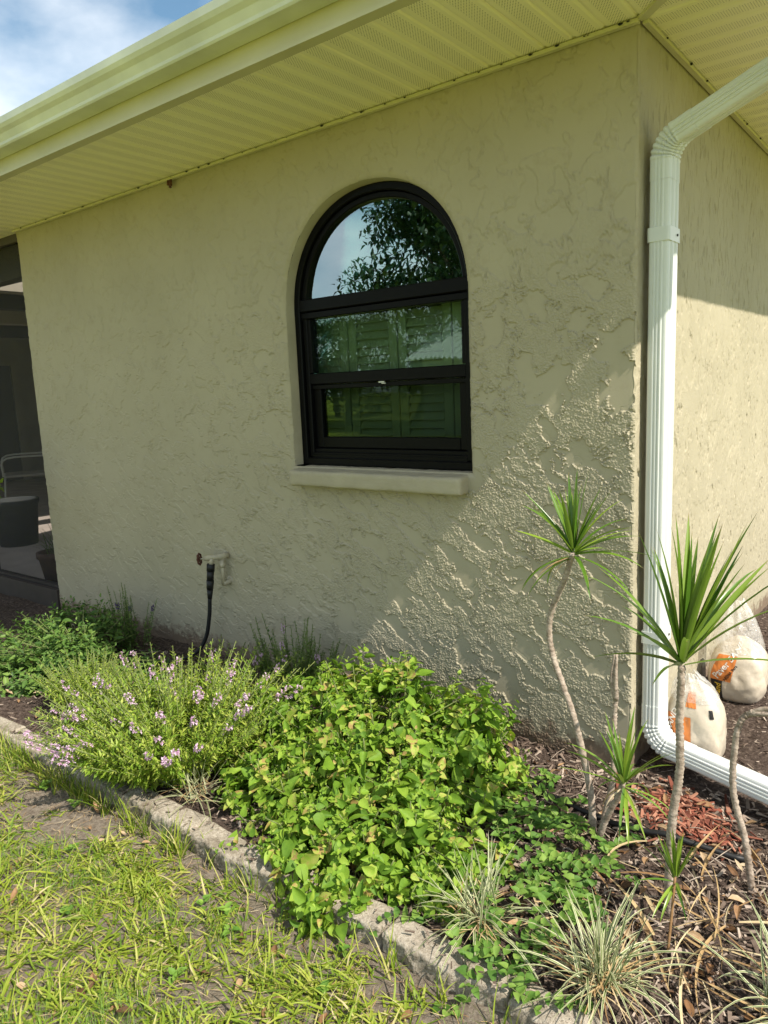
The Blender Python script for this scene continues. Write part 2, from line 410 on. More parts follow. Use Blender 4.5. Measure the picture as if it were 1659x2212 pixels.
def rndmat(name, stops, rough=0.8, spec=0.15, nscale=50):
    m, nt, b = newmat(name)
    f = math_(nt, 'ADD', attr(nt, 'rnd'), math_(nt, 'MULTIPLY', math_(nt, 'SUBTRACT', noise(nt, nscale, 3), 0.5), 0.5))
    L(nt, ramp(nt, f, stops), b.inputs['Base Color']); b.inputs['Roughness'].default_value = rough; b.inputs['Specular IOR Level'].default_value = spec
    return m
M_CHIP = rndmat('bark_chips', [(0.0, (0.045, 0.03, 0.023)), (0.4, (0.13, 0.092, 0.07)), (0.75, (0.26, 0.20, 0.155)), (1.0, (0.42, 0.34, 0.27))])
M_REDCHIP = rndmat('red_chips', [(0.0, (0.09, 0.03, 0.02)), (0.5, (0.25, 0.08, 0.05)), (1.0, (0.40, 0.20, 0.13))])
M_DRY = leafmat('dry_leaf', [(0.0, (0.10, 0.055, 0.03)), (0.4, (0.26, 0.14, 0.065)), (0.75, (0.40, 0.26, 0.14)), (1.0, (0.52, 0.42, 0.28))], 0.15, 0.65, 0.2)
M_STRAW = leafmat('straw_leaf', [(0.0, (0.25, 0.14, 0.06)), (0.5, (0.46, 0.32, 0.15)), (1.0, (0.62, 0.52, 0.33))], 0.15, 0.6, 0.25)

M_BUSH = leafmat('lime_leaf', [(0.0, (0.10, 0.20, 0.022)), (0.45, (0.19, 0.32, 0.03)), (0.85, (0.30, 0.42, 0.055)), (0.97, (0.42, 0.44, 0.10)), (1.0, (0.40, 0.28, 0.10))], 0.32, 0.55, 0.22, (1.25, 1.25, 0.5))
M_STEM = simple('green_stem', (0.14, 0.17, 0.05), 0.6, 0.3, 30)
M_ANG = leafmat('narrow_leaf', [(0.0, (0.14, 0.25, 0.026)), (0.5, (0.27, 0.39, 0.042)), (1.0, (0.44, 0.48, 0.10))], 0.32, 0.5, 0.3, (1.2, 1.2, 0.5))
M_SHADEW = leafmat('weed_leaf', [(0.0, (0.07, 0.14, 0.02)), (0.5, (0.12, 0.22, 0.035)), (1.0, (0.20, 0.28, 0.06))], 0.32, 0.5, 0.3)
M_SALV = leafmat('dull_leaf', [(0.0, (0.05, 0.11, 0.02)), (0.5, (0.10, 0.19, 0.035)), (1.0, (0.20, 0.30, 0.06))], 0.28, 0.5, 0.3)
M_PINK = leafmat('pink_petal', [(0.0, (0.50, 0.27, 0.43)), (0.5, (0.66, 0.45, 0.60)), (1.0, (0.82, 0.66, 0.77))], 0.3, 0.6, 0.2, None, 90, 0)
M_PURPLE = leafmat('purple_petal', [(0.0, (0.05, 0.025, 0.10)), (1.0, (0.15, 0.08, 0.25))], 0.3, 0.6, 0.2, None, 90, 0)
M_GRASS = leafmat('grass_blade', [(0.0, (0.085, 0.16, 0.018)), (0.42, (0.20, 0.28, 0.024)), (0.72, (0.32, 0.37, 0.045)), (0.9, (0.42, 0.41, 0.11)), (1.0, (0.53, 0.45, 0.24))], 0.3, 0.5, 0.3, (1.2, 1.2, 0.6), 30, 0)
M_CLOVER = leafmat('clover_leaf', [(0.0, (0.10, 0.22, 0.03)), (1.0, (0.24, 0.38, 0.06))], 0.3, 0.5, 0.3)
M_VINE = leafmat('vine_leaf', [(0.0, (0.07, 0.16, 0.025)), (0.5, (0.13, 0.25, 0.04)), (1.0, (0.24, 0.36, 0.07))], 0.32, 0.55, 0.25)
M_TREE = leafmat('tree_leaf', [(0.0, (0.012, 0.028, 0.008)), (0.6, (0.028, 0.055, 0.014)), (1.0, (0.06, 0.09, 0.025))], 0.12, 0.5, 0.3, None, 3, 0)
M_TREE2 = leafmat('tree_leaf_light', [(0.0, (0.05, 0.09, 0.02)), (0.6, (0.10, 0.16, 0.035)), (1.0, (0.16, 0.22, 0.06))], 0.25, 0.5, 0.3, None, 3, 0)
M_BARK = simple('tree_bark', (0.13, 0.10, 0.075), 0.9, 0.4, 12, 0.1, 0.6, 40)
def strap_mat(name, mid, edge, lo, hi, transl=0.25, rough=0.35):
    m, nt, b = newmat(name)
    ac = attr(nt, 'across'); r = attr(nt, 'rnd')
    mid_c = ramp(nt, r, [(0, mid[0]), (1, mid[1])]); ed = ramp(nt, r, [(0, edge[0]), (1, edge[1])])
    k = N(nt, 'ShaderNodeMapRange', i_1=lo, i_2=hi); L(nt, ac, k.inputs[0])
    mm0 = N(nt, 'ShaderNodeMix', data_type='RGBA'); L(nt, k.outputs[0], mm0.inputs[0]); L(nt, mid_c, mm0.inputs[6]); L(nt, ed, mm0.inputs[7])
    mm = N(nt, 'ShaderNodeMix', data_type='RGBA'); mm.inputs[7].default_value = (0.30, 0.18, 0.08, 1); kt = N(nt, 'ShaderNodeMapRange', i_1=0.92, i_2=1.0); L(nt, attr(nt, 'along'), kt.inputs[0]); L(nt, kt.outputs[0], mm.inputs[0]); L(nt, mm0.outputs[2], mm.inputs[6])
    L(nt, mm.outputs[2], b.inputs['Base Color']); b.inputs['Roughness'].default_value = rough; b.inputs['Specular IOR Level'].default_value = 0.5
    tr = N(nt, 'ShaderNodeBsdfTranslucent'); L(nt, mm.outputs[2], tr.inputs[0]); mx = N(nt, 'ShaderNodeMixShader', i_0=transl)
    L(nt, b.outputs[0], mx.inputs[1]); L(nt, tr.outputs[0], mx.inputs[2]); L(nt, mx.outputs[0], nt.nodes['Material Output'].inputs[0]); return m
M_DRAC = strap_mat('dracaena_leaf', [(0.08, 0.18, 0.018), (0.25, 0.36, 0.04)], [(0.07, 0.14, 0.018), (0.16, 0.22, 0.03)], 0.82, 1.0, 0.30, 0.30)
M_LIRI = strap_mat('striped_blade', [(0.08, 0.13, 0.035), (0.20, 0.25, 0.08)], [(0.50, 0.50, 0.27), (0.66, 0.63, 0.42)], 0.45, 0.6, 0.2, 0.45)
def trunk_mat():
    m, nt, b = newmat('ringed_trunk')
    c0 = ramp(nt, noise(nt, 40, 4), [(0.3, (0.22, 0.165, 0.12)), (0.7, (0.46, 0.38, 0.30))])
    t = N(nt, 'ShaderNodeTexCoord'); wv = N(nt, 'ShaderNodeTexWave', wave_type='BANDS', bands_direction='Z', i_Scale=21.0, i_Distortion=7.0, i_Detail=2.0, i_Detail_Scale=3.0); L(nt, t.outputs['Object'], wv.inputs['Vector'])
    mm = N(nt, 'ShaderNodeMix', data_type='RGBA', blend_type='MULTIPLY'); mm.inputs[0].default_value = 0.42; L(nt, c0, mm.inputs[6]); L(nt, ramp(nt, wv.outputs['Fac'], [(0.05, (0.35, 0.30, 0.26)), (0.3, (1, 1, 1))]), mm.inputs[7]); L(nt, mm.outputs[2], b.inputs['Base Color'])
    b.inputs['Roughness'].default_value = 0.85; bump(nt, b, noise(nt, 120, 3), 0.6, 0.004); return m
M_TRUNK = trunk_mat()

# ------------------------------------------------------------------ ground
def ground_sheet():
    xs = np.unique(np.concatenate([[-150, -80, -40, -20, -12], np.linspace(-8, 3, 140), [5, 8, 14, 30, 80, 150]]))
    ys = np.unique(np.concatenate([[-200, -100, -60, -40, -25, -14, -8], np.linspace(-5, -0.9, 70), [0, 2, 5, 9, 20, 60, 150]]))
    X, Y = np.meshgrid(xs, ys, indexing='ij')
    near = np.exp(-((X + 1.5) / 6) ** 2 - ((Y + 2) / 4) ** 2)
    Z = -0.060 + near * (0.018 * fbm(X * 1.1, Y * 1.1, 5, 3) + 0.01 * fbm(X * 5, Y * 5, 9, 2)) - 0.10 * sstep(-1.0, -0.6, Y)
    o = mesh('lawn_ground', np.stack([X, Y, Z], 2), grid_faces(len(xs), len(ys)), M_GROUND); tag(o, kind='structure')
ground_sheet()
def lawn_z(x, y):
    near = np.exp(-((x + 1.5) / 6) ** 2 - ((y + 2) / 4) ** 2)
    return -0.060 + near * (0.018 * fbm(x * 1.1, y * 1.1, 5, 3) + 0.01 * fbm(x * 5, y * 5, 9, 2))
def bed_z(x, y):
    return -0.02 + 0.014 * fbm(np.asarray(x) * 2.2, np.asarray(y) * 2.2, 21, 3) + 0.008 * fbm(np.asarray(x) * 14, np.asarray(y) * 14, 4, 2) - 0.012 * sstep(0.0, 0.3, np.asarray(x))
def bed_sheet():
    xs = np.unique(np.concatenate([np.linspace(-9, -3, 60), np.linspace(-3, 1.2, 280), np.linspace(1.2, 1.9, 20)]))
    ys = np.unique(np.concatenate([np.linspace(-1.10, 0.4, 110), np.linspace(0.4, 3.2, 130), np.linspace(3.2, 9, 20)]))
    X, Y = np.meshgrid(xs, ys, indexing='ij'); Z = bed_z(X, Y)
    Z = np.where((X < -0.15) & (Y > 0.15), -0.16, Z)
    o = mesh('garden_bed', np.stack([X, Y, Z], 2), grid_faces(len(xs), len(ys)), M_SOIL); tag(o, kind='structure')
bed_sheet()

# ------------------------------------------------------------------ house
WL = -3.93; HS = 2.45; HD = 8.0
house = empty('house', (-2, 0, 0), 'beige stucco house corner with arched black window and wide eaves', 'house')
# arched opening
AX, AR, AZ, AB, AN = -1.1185, 0.4815, 1.722, 1.03, 2.12
def arch_pts(off=0.0, n=64):
    r = AR - off; P = [(AX + r, AB + off)]
    for i in range(n + 1):
        a = math.pi * i / n; c, s = math.cos(a), math.sin(a)
        k = (abs(c) ** AN + abs(s) ** AN) ** (-1 / AN); P.append((AX + r * k * c, AZ + r * k * s))
    P.append((AX - r, AB + off)); return P
def arch_sdf(x, z):
    dx = np.abs(x - AX); dz = np.maximum(z - AZ, 0)
    top = (dx ** AN + dz ** AN) ** (1 / AN) - AR
    d = np.where(z > AZ, top, dx - AR); return np.maximum(d, AB - z)
def front_wall():
    st = 0.0021
    xs = np.concatenate([np.arange(WL, -1.40, 0.0040), np.arange(-1.40, -0.0012, st), [0.0]]); zs = np.concatenate([np.arange(-0.14, 1.74, st), np.arange(1.74, HS + 0.03, 0.0042)])
    X, Z = np.meshgrid(xs, zs, indexing='ij')
    sd = arch_sdf(X, Z)
    # pull near-boundary vertices onto the arch outline
    e = 1e-4; gx = (arch_sdf(X + e, Z) - arch_sdf(X - e, Z)) / (2 * e); gz = (arch_sdf(X, Z + e) - arch_sdf(X, Z - e)) / (2 * e)
    stl = np.where((Z > 1.74) | (X < -1.40), 0.0042, st); near = np.abs(sd) < stl * 0.75
    X2 = np.where(near, X - gx * sd, X); Z2 = np.where(near, Z - gz * sd, Z)
    # skip-trowel relief: ragged raised patches between smooth recesses, streaks run down to the right
    wx = X + 0.03 * fbm(X * 9, Z * 9, 31, 4) ; wz = Z + 0.03 * fbm(X * 9, Z * 9, 47, 4)
    ang = R(-38) ; ca, sa = math.cos(ang), math.sin(ang)
    low = sstep(1.5, 0.7, Z)
    a = wx * ca + wz * sa; b = -wx * sa + wz * ca
    p1 = fbm(a * 5.0, b * 15.0, 1, 5, 0.58); p2 = fbm(wx * 8.5, wz * 7.0, 2, 5, 0.58)
    p = p1 * low + p2 * (1 - low)
    p = p + 0.10 * perlin(X * 110, Z * 110, 8)
    region = sstep(-2.9, -1.2, X) * sstep(2.35, 1.5, Z) 
    thr = 0.05 - 0.13 * region + 0.05 * perlin(X * 1.5, Z * 1.5, 12)
    mask = sstep(-0.03, 0.03, p - thr)
    lip = np.exp(-((p - thr - 0.03) / 0.035) ** 2) * np.clip(0.5 + 1.4 * fbm(X * 9, Z * 9, 77, 2), 0, 1.5)
    amp = 0.0026 + 0.0016 * region
    h = amp * mask + (0.0012 + 0.0010 * region) * lip + 0.0018 * fbm(X * 2.3, Z * 2.3, 55, 3) 
    gr = grains(X, Z, 0.0060, 3) * (0.75 + 0.5 * perlin(X * 30, Z * 30, 14)) + 0.25 * perlin(X * 60, Z * 60, 92); h = h + (0.0001 + (0.0005 + 0.0027 * region) * mask) * gr
    # fine wandering scratch lines
    q = fbm(wx * 6.0 + 3, wz * 4.5, 63, 3, 0.6); cr_ = np.exp(-(q / 0.030) ** 2) * sstep(0.0, 0.25, fbm(X * 4, Z * 4, 71, 2)) + 0.8 * np.exp(-(fbm(wx * 9.0 + 7, wz * 5.0, 164, 3, 0.6) / 0.035) ** 2) * sstep(0.05, 0.3, fbm(X * 5 + 3, Z * 5, 171, 2))
    h = h - 0.0026 * cr_ * (1 - 0.5 * region)
    edge = np.clip(1 - sd / 0.022, 0, 1); h = h * (1 - 0.5 * edge) - 0.011 * edge ** 2
    cor = np.clip(1 + X / 0.012, 0, 1); h = h - 0.006 * cor ** 2 * (1 + 0.5 * perlin(Z * 30, X * 0, 3))
    left = np.clip(1 - (X - WL) / 0.012, 0, 1); h = h - 0.006 * left ** 2
    V = np.stack([X2, -h, Z2], 2).reshape(-1, 3)
    F = grid_faces(len(xs), len(zs)); keep = (sd > -stl * 0.74).ravel()
    F = F[keep[F].all(1)]
    grain = (0.12 + 0.88 * mask * (0.10 + 0.90 * region)).ravel()
    o = mesh('front_wall', V, F[:, ::-1], M_WALL, house, True, {'grain': grain}); return o
front_wall()
def side_wall():
    ys = np.concatenate([np.arange(0, 2.6, 0.0038), np.linspace(2.62, HD, 100)]); zs = np.concatenate([np.arange(-0.14, 1.9, 0.0042), np.arange(1.9, HS + 0.03, 0.007)])
    Y, Z = np.meshgrid(ys, zs, indexing='ij')
    w = 0.02 * fbm(Y * 8, Z * 8, 13, 2)
    p = fbm((Y + w) * 52, (Z + 0.3 * w) * 11, 6, 3, 0.55); pits = sstep(0.50, 0.66, p) * sstep(-0.3, 0.2, perlin(Y * 4, Z * 4, 2) + 0.2)
    p2 = fbm((Y + w) * 13, Z * 6, 16, 4, 0.55); m = sstep(-0.08, 0.08, p2)
    h = 0.0012 * m - 0.0075 * pits + 0.002 * fbm(Y * 2.5, Z * 2.5, 5, 2) + 0.0004 * perlin(Y * 70, Z * 70, 3)
    cor = np.clip(1 - Y / 0.012, 0, 1); h = h - 0.006 * cor ** 2 * (1 + 0.5 * perlin(Z * 30, Y * 0, 3))
    V = np.stack([h, Y, Z], 2).reshape(-1, 3)
    mesh('side_wall', V, grid_faces(len(ys), len(zs)), M_SIDE, house, True, {'grain': (0.12 + 0.5 * m).ravel()})
side_wall()
# reveal of the opening, sill, back and inner walls
O = arch_pts(0.0); O2 = arch_pts(0.004); V, F = [], []
for (x, z), (x2, z2) in zip(O, O2):
    for y, (a, c) in ((0.010, (x, z)), (0.03, (x2, z2)), (0.115, (x2, z2))): V.append((a, y + 0.0015 * math.sin(z * 90), c))
for i in range(len(O) - 1):
    for k in range(2): F.append((i*3+k, i*3+k+1, i*3+k+4, i*3+k+3))
mesh('window_reveal', V, F, M_TRIM, house)
def noisy_box(x0, x1, y0, y1, z0, z1, st, amp, seed, rad=0.012, top=None):
    """closed box skin on a grid, rounded edges, rough surface"""
    import bmesh
    bm = bmesh.new(); Vb, Fb = box(x0, x1, y0, y1, z0, z1); vs_ = [bm.verts.new(v) for v in Vb]
    for f in Fb: bm.faces.new([vs_[i] for i in f])
    bmesh.ops.recalc_face_normals(bm, faces=bm.faces)
    for ax, (a, b) in enumerate(((x0, x1), (y0, y1), (z0, z1))):
        n = max(2, int(round((b - a) / st)))
        for k in range(1, n):
            co = [0, 0, 0]; co[ax] = a + (b - a) * k / n; no = [0, 0, 0]; no[ax] = 1
            bmesh.ops.bisect_plane(bm, geom=bm.verts[:] + bm.edges[:] + bm.faces[:], plane_co=co, plane_no=no)
    P = np.array([v.co[:] for v in bm.verts]); lo = np.array([x0, y0, z0]) + rad; hi = np.array([x1, y1, z1]) - rad
    Q = np.clip(P, lo, hi); D = P - Q; ln = np.linalg.norm(D, axis=1, keepdims=True); nrm = D / np.maximum(ln, 1e-9)
    P = Q + nrm * rad
    am = amp(P, nrm) if callable(amp) else amp
    if callable(amp): P[:, 1] += 0.0055 * (nrm[:, 1] < -0.3) * (perlin(P[:, 0] * 75, P[:, 2] * 75, seed + 9) + 0.5 * perlin(P[:, 0] * 150, P[:, 2] * 150, seed + 2))
    d = fbm(P[:, 0] * 22 + P[:, 2] * 13, P[:, 1] * 22 - P[:, 2] * 17, seed, 3) + 0.6 * perlin(P[:, 0] * 90 + P[:, 1] * 31, P[:, 2] * 90 + P[:, 1] * 40, seed + 5)
    P = P + nrm * (am * d)[:, None]
    if top is not None: P = top(P)
    idx = {v: i for i, v in enumerate(bm.verts)}; Fo = [tuple(idx[v] for v in f.verts) for f in bm.faces]; bm.free()
    return P, Fo
P, F = noisy_box(-1.575, -0.650, -0.068, 0.10, 0.948, 1.030, 0.012, 0.0022, 8, 0.012)
P[:, 2] -= np.clip((P[:, 2] - 0.948) / 0.082, 0, 1) * 0.10 * np.clip(0.06 - P[:, 1], 0, 1)
mesh('window_sill', P, F, M_TRIM, house)
mesh('inner_wall', *join([box(WL, WL + 0.12, 0.012, HD, -0.14, HS), box(WL + 0.13, -0.01, HD - 0.1, HD, -0.14, HS)]), M_TRIM, house, False)
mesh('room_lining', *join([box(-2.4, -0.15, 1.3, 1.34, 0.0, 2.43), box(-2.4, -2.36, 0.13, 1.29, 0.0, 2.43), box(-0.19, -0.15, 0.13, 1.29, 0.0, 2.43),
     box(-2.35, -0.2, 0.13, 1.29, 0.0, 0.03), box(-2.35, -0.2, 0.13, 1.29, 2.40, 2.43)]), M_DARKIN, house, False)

# window -------------------------------------------------------------------
win = empty('window', (AX, 0.07, AB), None, None); win.parent = house; win.matrix_parent_inverse = Matrix.Translation(-house.location)
def ring(o0, o1, y0, y1, lip=0.004):
    A = arch_pts(o0); B = arch_pts(o1); A2 = arch_pts(o0 + lip); B2 = arch_pts(o1 - lip); V, F = [], []; n = len(A)
    for k in range(n):
        V += [(A[k][0], y1, A[k][1]), (A[k][0], y0 + lip, A[k][1]), (A2[k][0], y0, A2[k][1]), (B2[k][0], y0, B2[k][1]), (B[k][0], y0 + lip, B[k][1]), (B[k][0], y1, B[k][1])]
    for k in range(n):
        m = (k + 1) % n
        for j in range(5): F.append((k*6+j, k*6+j+1, m*6+j+1, m*6+j))
    return V, F
XL, XR = AX - AR, AX + AR
mesh('window_frame', *join([ring(0.003, 0.036, 0.055, 0.12), ring(0.037, 0.062, 0.072, 0.12)]), M_BLACK, win, False)
IL, IR = XL + 0.060, XR - 0.060
rails = [box(XL + 0.03, XR - 0.03, 0.058, 0.12, 1.728, 1.782, 0.004), box(XL + 0.035, XR - 0.035, 0.066, 0.12, 1.697, 1.725, 0.003),
         box(IL - 0.002, IL + 0.018, 0.078, 0.12, 1.455, 1.695, 0.002), box(IR - 0.018, IR + 0.002, 0.078, 0.12, 1.455, 1.695, 0.002)]
mesh('transom_rail', *join(rails), M_BLACK, win, False)
mesh('meeting_rail', *join([box(IL - 0.002, IR + 0.002, 0.074, 0.118, 1.402, 1.452, 0.004), box(IL - 0.002, IR + 0.002, 0.086, 0.12, 1.380, 1.400, 0.002)]), M_BLACK, win, False)
mesh('lower_sash', *join([box(IL, IL + 0.045, 0.096, 0.135, 1.11, 1.385, 0.003), box(IR - 0.045, IR, 0.096, 0.135, 1.11, 1.385, 0.003),
     box(IL + 0.046, IR - 0.046, 0.096, 0.135, 1.11, 1.16, 0.003), box(IL - 0.003, IR + 0.003, 0.082, 0.135, 1.086, 1.108, 0.003), box(IL - 0.003, IR + 0.003, 0.070, 0.135, 1.060, 1.084, 0.003)]), M_BLACK, win, False)
mesh('sash_latch', *join([box(-1.135, -1.105, 0.0715, 0.080, 1.396, 1.402, 0.001), box(-1.118, -1.098, 0.0705, 0.080, 1.391, 1.395, 0.001)]), M_SHUT, win, False)
Pz = [(x, z) for x, z in arch_pts(0.055) if z > 1.775]; Pz = [(AX + AR - 0.055, 1.775)] + Pz + [(AX - AR + 0.055, 1.775)]
n = len(Pz); V = [(x, 0.094, z) for x, z in Pz] + [(x, 0.098, z) for x, z in Pz]
F = [tuple(range(n)), tuple(range(2*n-1, n-1, -1))] + [(k, (k+1) % n, n + (k+1) % n, n + k) for k in range(n)]
fixn(mesh('arch_pane', V, F, M_GLASS, win, False))
fixn(mesh('upper_pane', *box(IL + 0.01, IR - 0.01, 0.098, 0.102, 1.45, 1.70), M_GLASS1, win, False))
fixn(mesh('lower_pane', *box(IL + 0.04, IR - 0.04, 0.112, 0.116, 1.155, 1.39), M_GLASS2, win, False))
# plantation shutters right behind the two lower panes, dark board added behind the arch in place of the unlit room
def shutter(x0, x1):
    parts = [box(x0, x0 + 0.045, 0.17, 0.195, 1.02, 1.76, 0.003), box(x1 - 0.045, x1, 0.17, 0.195, 1.02, 1.76, 0.003), box(x0 + 0.046, x1 - 0.046, 0.17, 0.195, 1.71, 1.76, 0.003), box(x0 + 0.046, x1 - 0.046, 0.17, 0.195, 1.02, 1.09, 0.003)]
    z = 1.105
    while z < 1.70:
        V, F = box(x0 + 0.047, x1 - 0.047, -0.022, 0.022, -0.003, 0.003, 0.0015); V = np.array(V); c, s = math.cos(R(58)), math.sin(R(58))
        V = np.stack([V[:, 0], 0.183 + V[:, 1] * c - V[:, 2] * s * 1, z + V[:, 1] * s + V[:, 2] * c], 1); parts.append((V, F)); z += 0.036
    return join(parts)
xs_ = np.linspace(XL - 0.06, XR + 0.10, 5)
for k in range(4): mesh('plantation_shutter', *shutter(xs_[k] + 0.003, xs_[k + 1] - 0.003), M_SHUT, win, False)
mesh('unlit_room_board', *box(XL - 0.1, XR + 0.1, 0.20, 0.22, 1.775, 2.35), M_DARKIN, win, False)

# eaves ---------------------------------------------------------------------
EX = 0.63; EY = -0.58   # outer soffit edges
def soffit(axis):
    # strips 10.16 cm wide with a V groove between, cut on the mitre; z = HS
    V, F = [], []
    a0, a1 = (-9.0, EX) if axis == 'x' else (EY, HD)
    prof = []
    k = math.floor(a0 / 0.1016); 
    while k * 0.1016 < a1 + 0.11:
        u = k * 0.1016; deep = 0.0045 if k % 3 == 0 else 0.002
        prof += [(u, deep + 0.002), (u + 0.004, deep), (u + 0.010, 0.0), (u + 0.0916, 0.0), (u + 0.0976, deep)]; k += 1
    prof = [(u, d) for u, d in prof if a0 <= u <= a1]
    for u, d in prof:
        if axis == 'x':
            b0 = (0.15 if u < WL - 0.01 else 0.01) if u < 0 else u * EY / EX - 0.0005 ; b1 = EY
            if u > 0: b0 = max(EY, u * EY / EX)
            V += [(u, b0, HS + d), (u, b1, HS + d)]
        else:
            b0 = -0.01 if u > 0 else min(EX, u * EX / EY); b1 = EX
            V += [(b0, u, HS + d), (b1, u, HS + d)]
    for i in range(len(prof) - 1): F.append((2*i, 2*i+1, 2*i+3, 2*i+2))
    return V, F
fixn(mesh('front_soffit', *soffit('x'), M_SOFX, house, False)); fixn(mesh('side_soffit', *soffit('y'), M_SOFY, house, False))
def bar(p, q, w, h, up=(0, 0, 1)):
    p, q = Vector(p), Vector(q); d = (q - p).normalized(); u = Vector(up); s = d.cross(u).normalized() * w / 2; t = s.cross(d).normalized() * h / 2
    V = [tuple(p + a * s + b * t) for a, b in ((-1, -1), (1, -1), (1, 1), (-1, 1))] + [tuple(q + a * s + b * t) for a, b in ((-1, -1), (1, -1), (1, 1), (-1, 1))]
    return V, [(0, 3, 2, 1), (4, 5, 6, 7), (0, 1, 5, 4), (1, 2, 6, 5), (2, 3, 7, 6), (3, 0, 4, 7)]
zt = HS - 0.004
mesh('soffit_trim', *join([bar((WL, -0.016, zt - 0.006), (0.002, -0.016, zt - 0.006), 0.018, 0.012), bar((0.016, 0.002, zt - 0.006), (0.016, HD, zt - 0.006), 0.018, 0.012),
     bar((0.006, -0.006, zt + 0.001), (EX, EY, zt + 0.001), 0.030, 0.010), bar((-9, EY - 0.012, zt), (EX + 0.012, EY - 0.012, zt), 0.045, 0.011), bar((EX + 0.012, EY - 0.03, zt), (EX + 0.012, HD, zt), 0.045, 0.011)]), M_FASC, house, False)
mesh('fascia', *join([box(-9, EX + 0.030, EY - 0.028, EY - 0.010, HS + 0.003, HS + 0.17), box(EX + 0.012, EX + 0.030, EY - 0.009, HD, HS + 0.003, HS + 0.17),
     box(-3.1, -2.96, EY - 0.030, EY - 0.0285, HS + 0.002, HS + 0.09), box(-3.1, -2.96, EY - 0.036, EY + 0.006, HS - 0.0125, HS - 0.0105)]), M_FASC, house, False)
parts = []  # small dark blobs in a row where soffit meets wall
for k in range(70):
    if k % 5 in (1, 3) and k > 4: continue
    x = -0.0508 - 0.1016 * (k % 39) + rng.normal() * 0.012; r = 0.003 + 0.006 * rng.random() ** 2
    Vs, Fs = tube([(x - r, -0.028, zt - 0.003), (x - r * .3, -0.029, zt - 0.004), (x + r * .5, -0.029, zt - 0.004), (x + r, -0.028, zt - 0.003)], [r * .2, r * .5, r * .4, r * .15], 6); parts.append((Vs, Fs))
for k in range(9):
    y = 0.2 + 0.2 * k + rng.normal() * 0.06; r = 0.003 + 0.004 * rng.random(); parts.append(tube([(0.028, y - r, zt - 0.003), (0.029, y, zt - 0.004), (0.028, y + r, zt - 0.003)], [r * .3, r * .8, r * .3], 6))
tag(mesh('joint_specks', *join(parts), M_RUBBER, house), kind='stuff')
def gutter(axis):
    o = 0.030
    pr = [(0.0, 0.155), (0.0, 0.065), (0.004, 0.060), (0.078, 0.060), (0.084, 0.066), (0.088, 0.085), (0.100, 0.100), (0.116, 0.112), (0.125, 0.125), (0.127, 0.150), (0.120, 0.153), (0.118, 0.148), (0.117, 0.128), (0.08, 0.066), (0.006, 0.064), (0.003, 0.155)]
    V = []
    ends = (-9.0, None) if axis == 'x' else (None, HD)
    for e in ends:
        for d, z in pr:
            if axis == 'x': V.append((e if e is not None else EX + o + d, EY - o - d, HS + z))
            else: V.append((EX + o + d, e if e is not None else EY - o - d, HS + z))
    n = len(pr); F = [(k, (k+1) % n, n + (k+1) % n, n + k) for k in range(n)]
    return V, F
g1, g2 = gutter('x'), gutter('y')
g = mesh('gutter', *join([g1, g2]), M_GUT, house, False); fixn(g)
# hip roof with a thickness
pitch = 0.30; ex0, ey0 = EX + 0.05, EY - 0.05; zr = HS + 0.185; hy = (HD + 0.6 - ey0) / 2
Vr = [(-9.5, ey0, zr), (ex0, ey0, zr), (ex0, HD + 0.6, zr), (-9.5, HD + 0.6, zr), (ex0 - hy, ey0 + hy, zr + hy * pitch), (-9.5, ey0 + hy, zr + hy * pitch)]
def roof_part(cut=-3.9):
    hx = cut
    zc = zr + hy * pitch
    V = [(hx, ey0, zr), (ex0, ey0, zr), (ex0, HD + .6, zr), (hx, HD + .6, zr), (ex0 - hy, ey0 + hy, zc), (hx, ey0 + hy, zc)]
    if ex0 - hy < hx: V[4] = (hx, ey0 + hy, zc)
    V2 = [(x, y, z - 0.02) for x, y, z in V]
    F = [(0, 1, 4, 5), (1, 2, 4), (2, 3, 5, 4)]
    F2 = [tuple(i + 6 for i in f[::-1]) for f in F]
    return V + V2, F + F2 + [(0, 6, 7, 1), (1, 7, 8, 2), (2, 8, 9, 3), (3, 9, 11, 5), (5, 11, 6, 0)]
mesh('roof', *roof_part(), M_ROOF, house, False)
# porch strip of roof beyond the front wall end, with a gap shaped to let a sun strip in
mesh('roof', *join([box(-9.3, -3.92, ey0, 0.25, zr, zr + 0.04), box(-12.6, -5.6, 0.26, 6.1, 2.62, 2.66), box(-5.58, -3.95, 2.3, 6.1, 2.62, 2.66)]), M_ROOF, house, False)

# ------------------------------------------------------------------ porch
PF = 0.06
porch = empty('screened_porch', (-6, 1, 0), 'dark screened porch beyond the left end of the stucco wall', 'porch')
M_PFLOOR = simple('porch_concrete', (0.50, 0.43, 0.37), 0.85, 0.15, 4)
M_PWALL = simple('porch_wall', (0.42, 0.38, 0.30), 0.8, 0.1, 3)
M_PDOOR = simple('porch_door', (0.13, 0.125, 0.12), 0.4, 0.1, 3)
M_CAGE = simple('bronze_metal', (0.05, 0.04, 0.035), 0.5, 0.2, 10)
mesh('floor', *box(-12.5, WL - 0.002, 0.02, 6, -0.14, PF), M_PFLOOR, porch, False)
mesh('wall', *join([box(-12.1, -12.0, 0.03, 6, PF, 2.6), box(-12.0, WL, 5.9, 6, PF, 2.6)]), M_PWALL, porch, False)
dr = mesh('door', *join([box(-12.0, -11.96, 2.75, 3.75, PF + 0.02, 2.02, 0.005)]), M_PDOOR, porch, False)
mesh('door_frame', *join([box(-12.0, -11.95, 3.76, 3.9, PF, 2.16), box(-12.0, -11.95, 2.60, 2.74, PF, 2.16), box(-12.0, -11.95, 2.741, 3.759, 2.03, 2.16)]), M_PWALL, dr, False)
mesh('ceiling', *join([box(-12.0, -5.5, 0.3, 5.9, 2.46, 2.5)]), M_PWALL, porch, False)
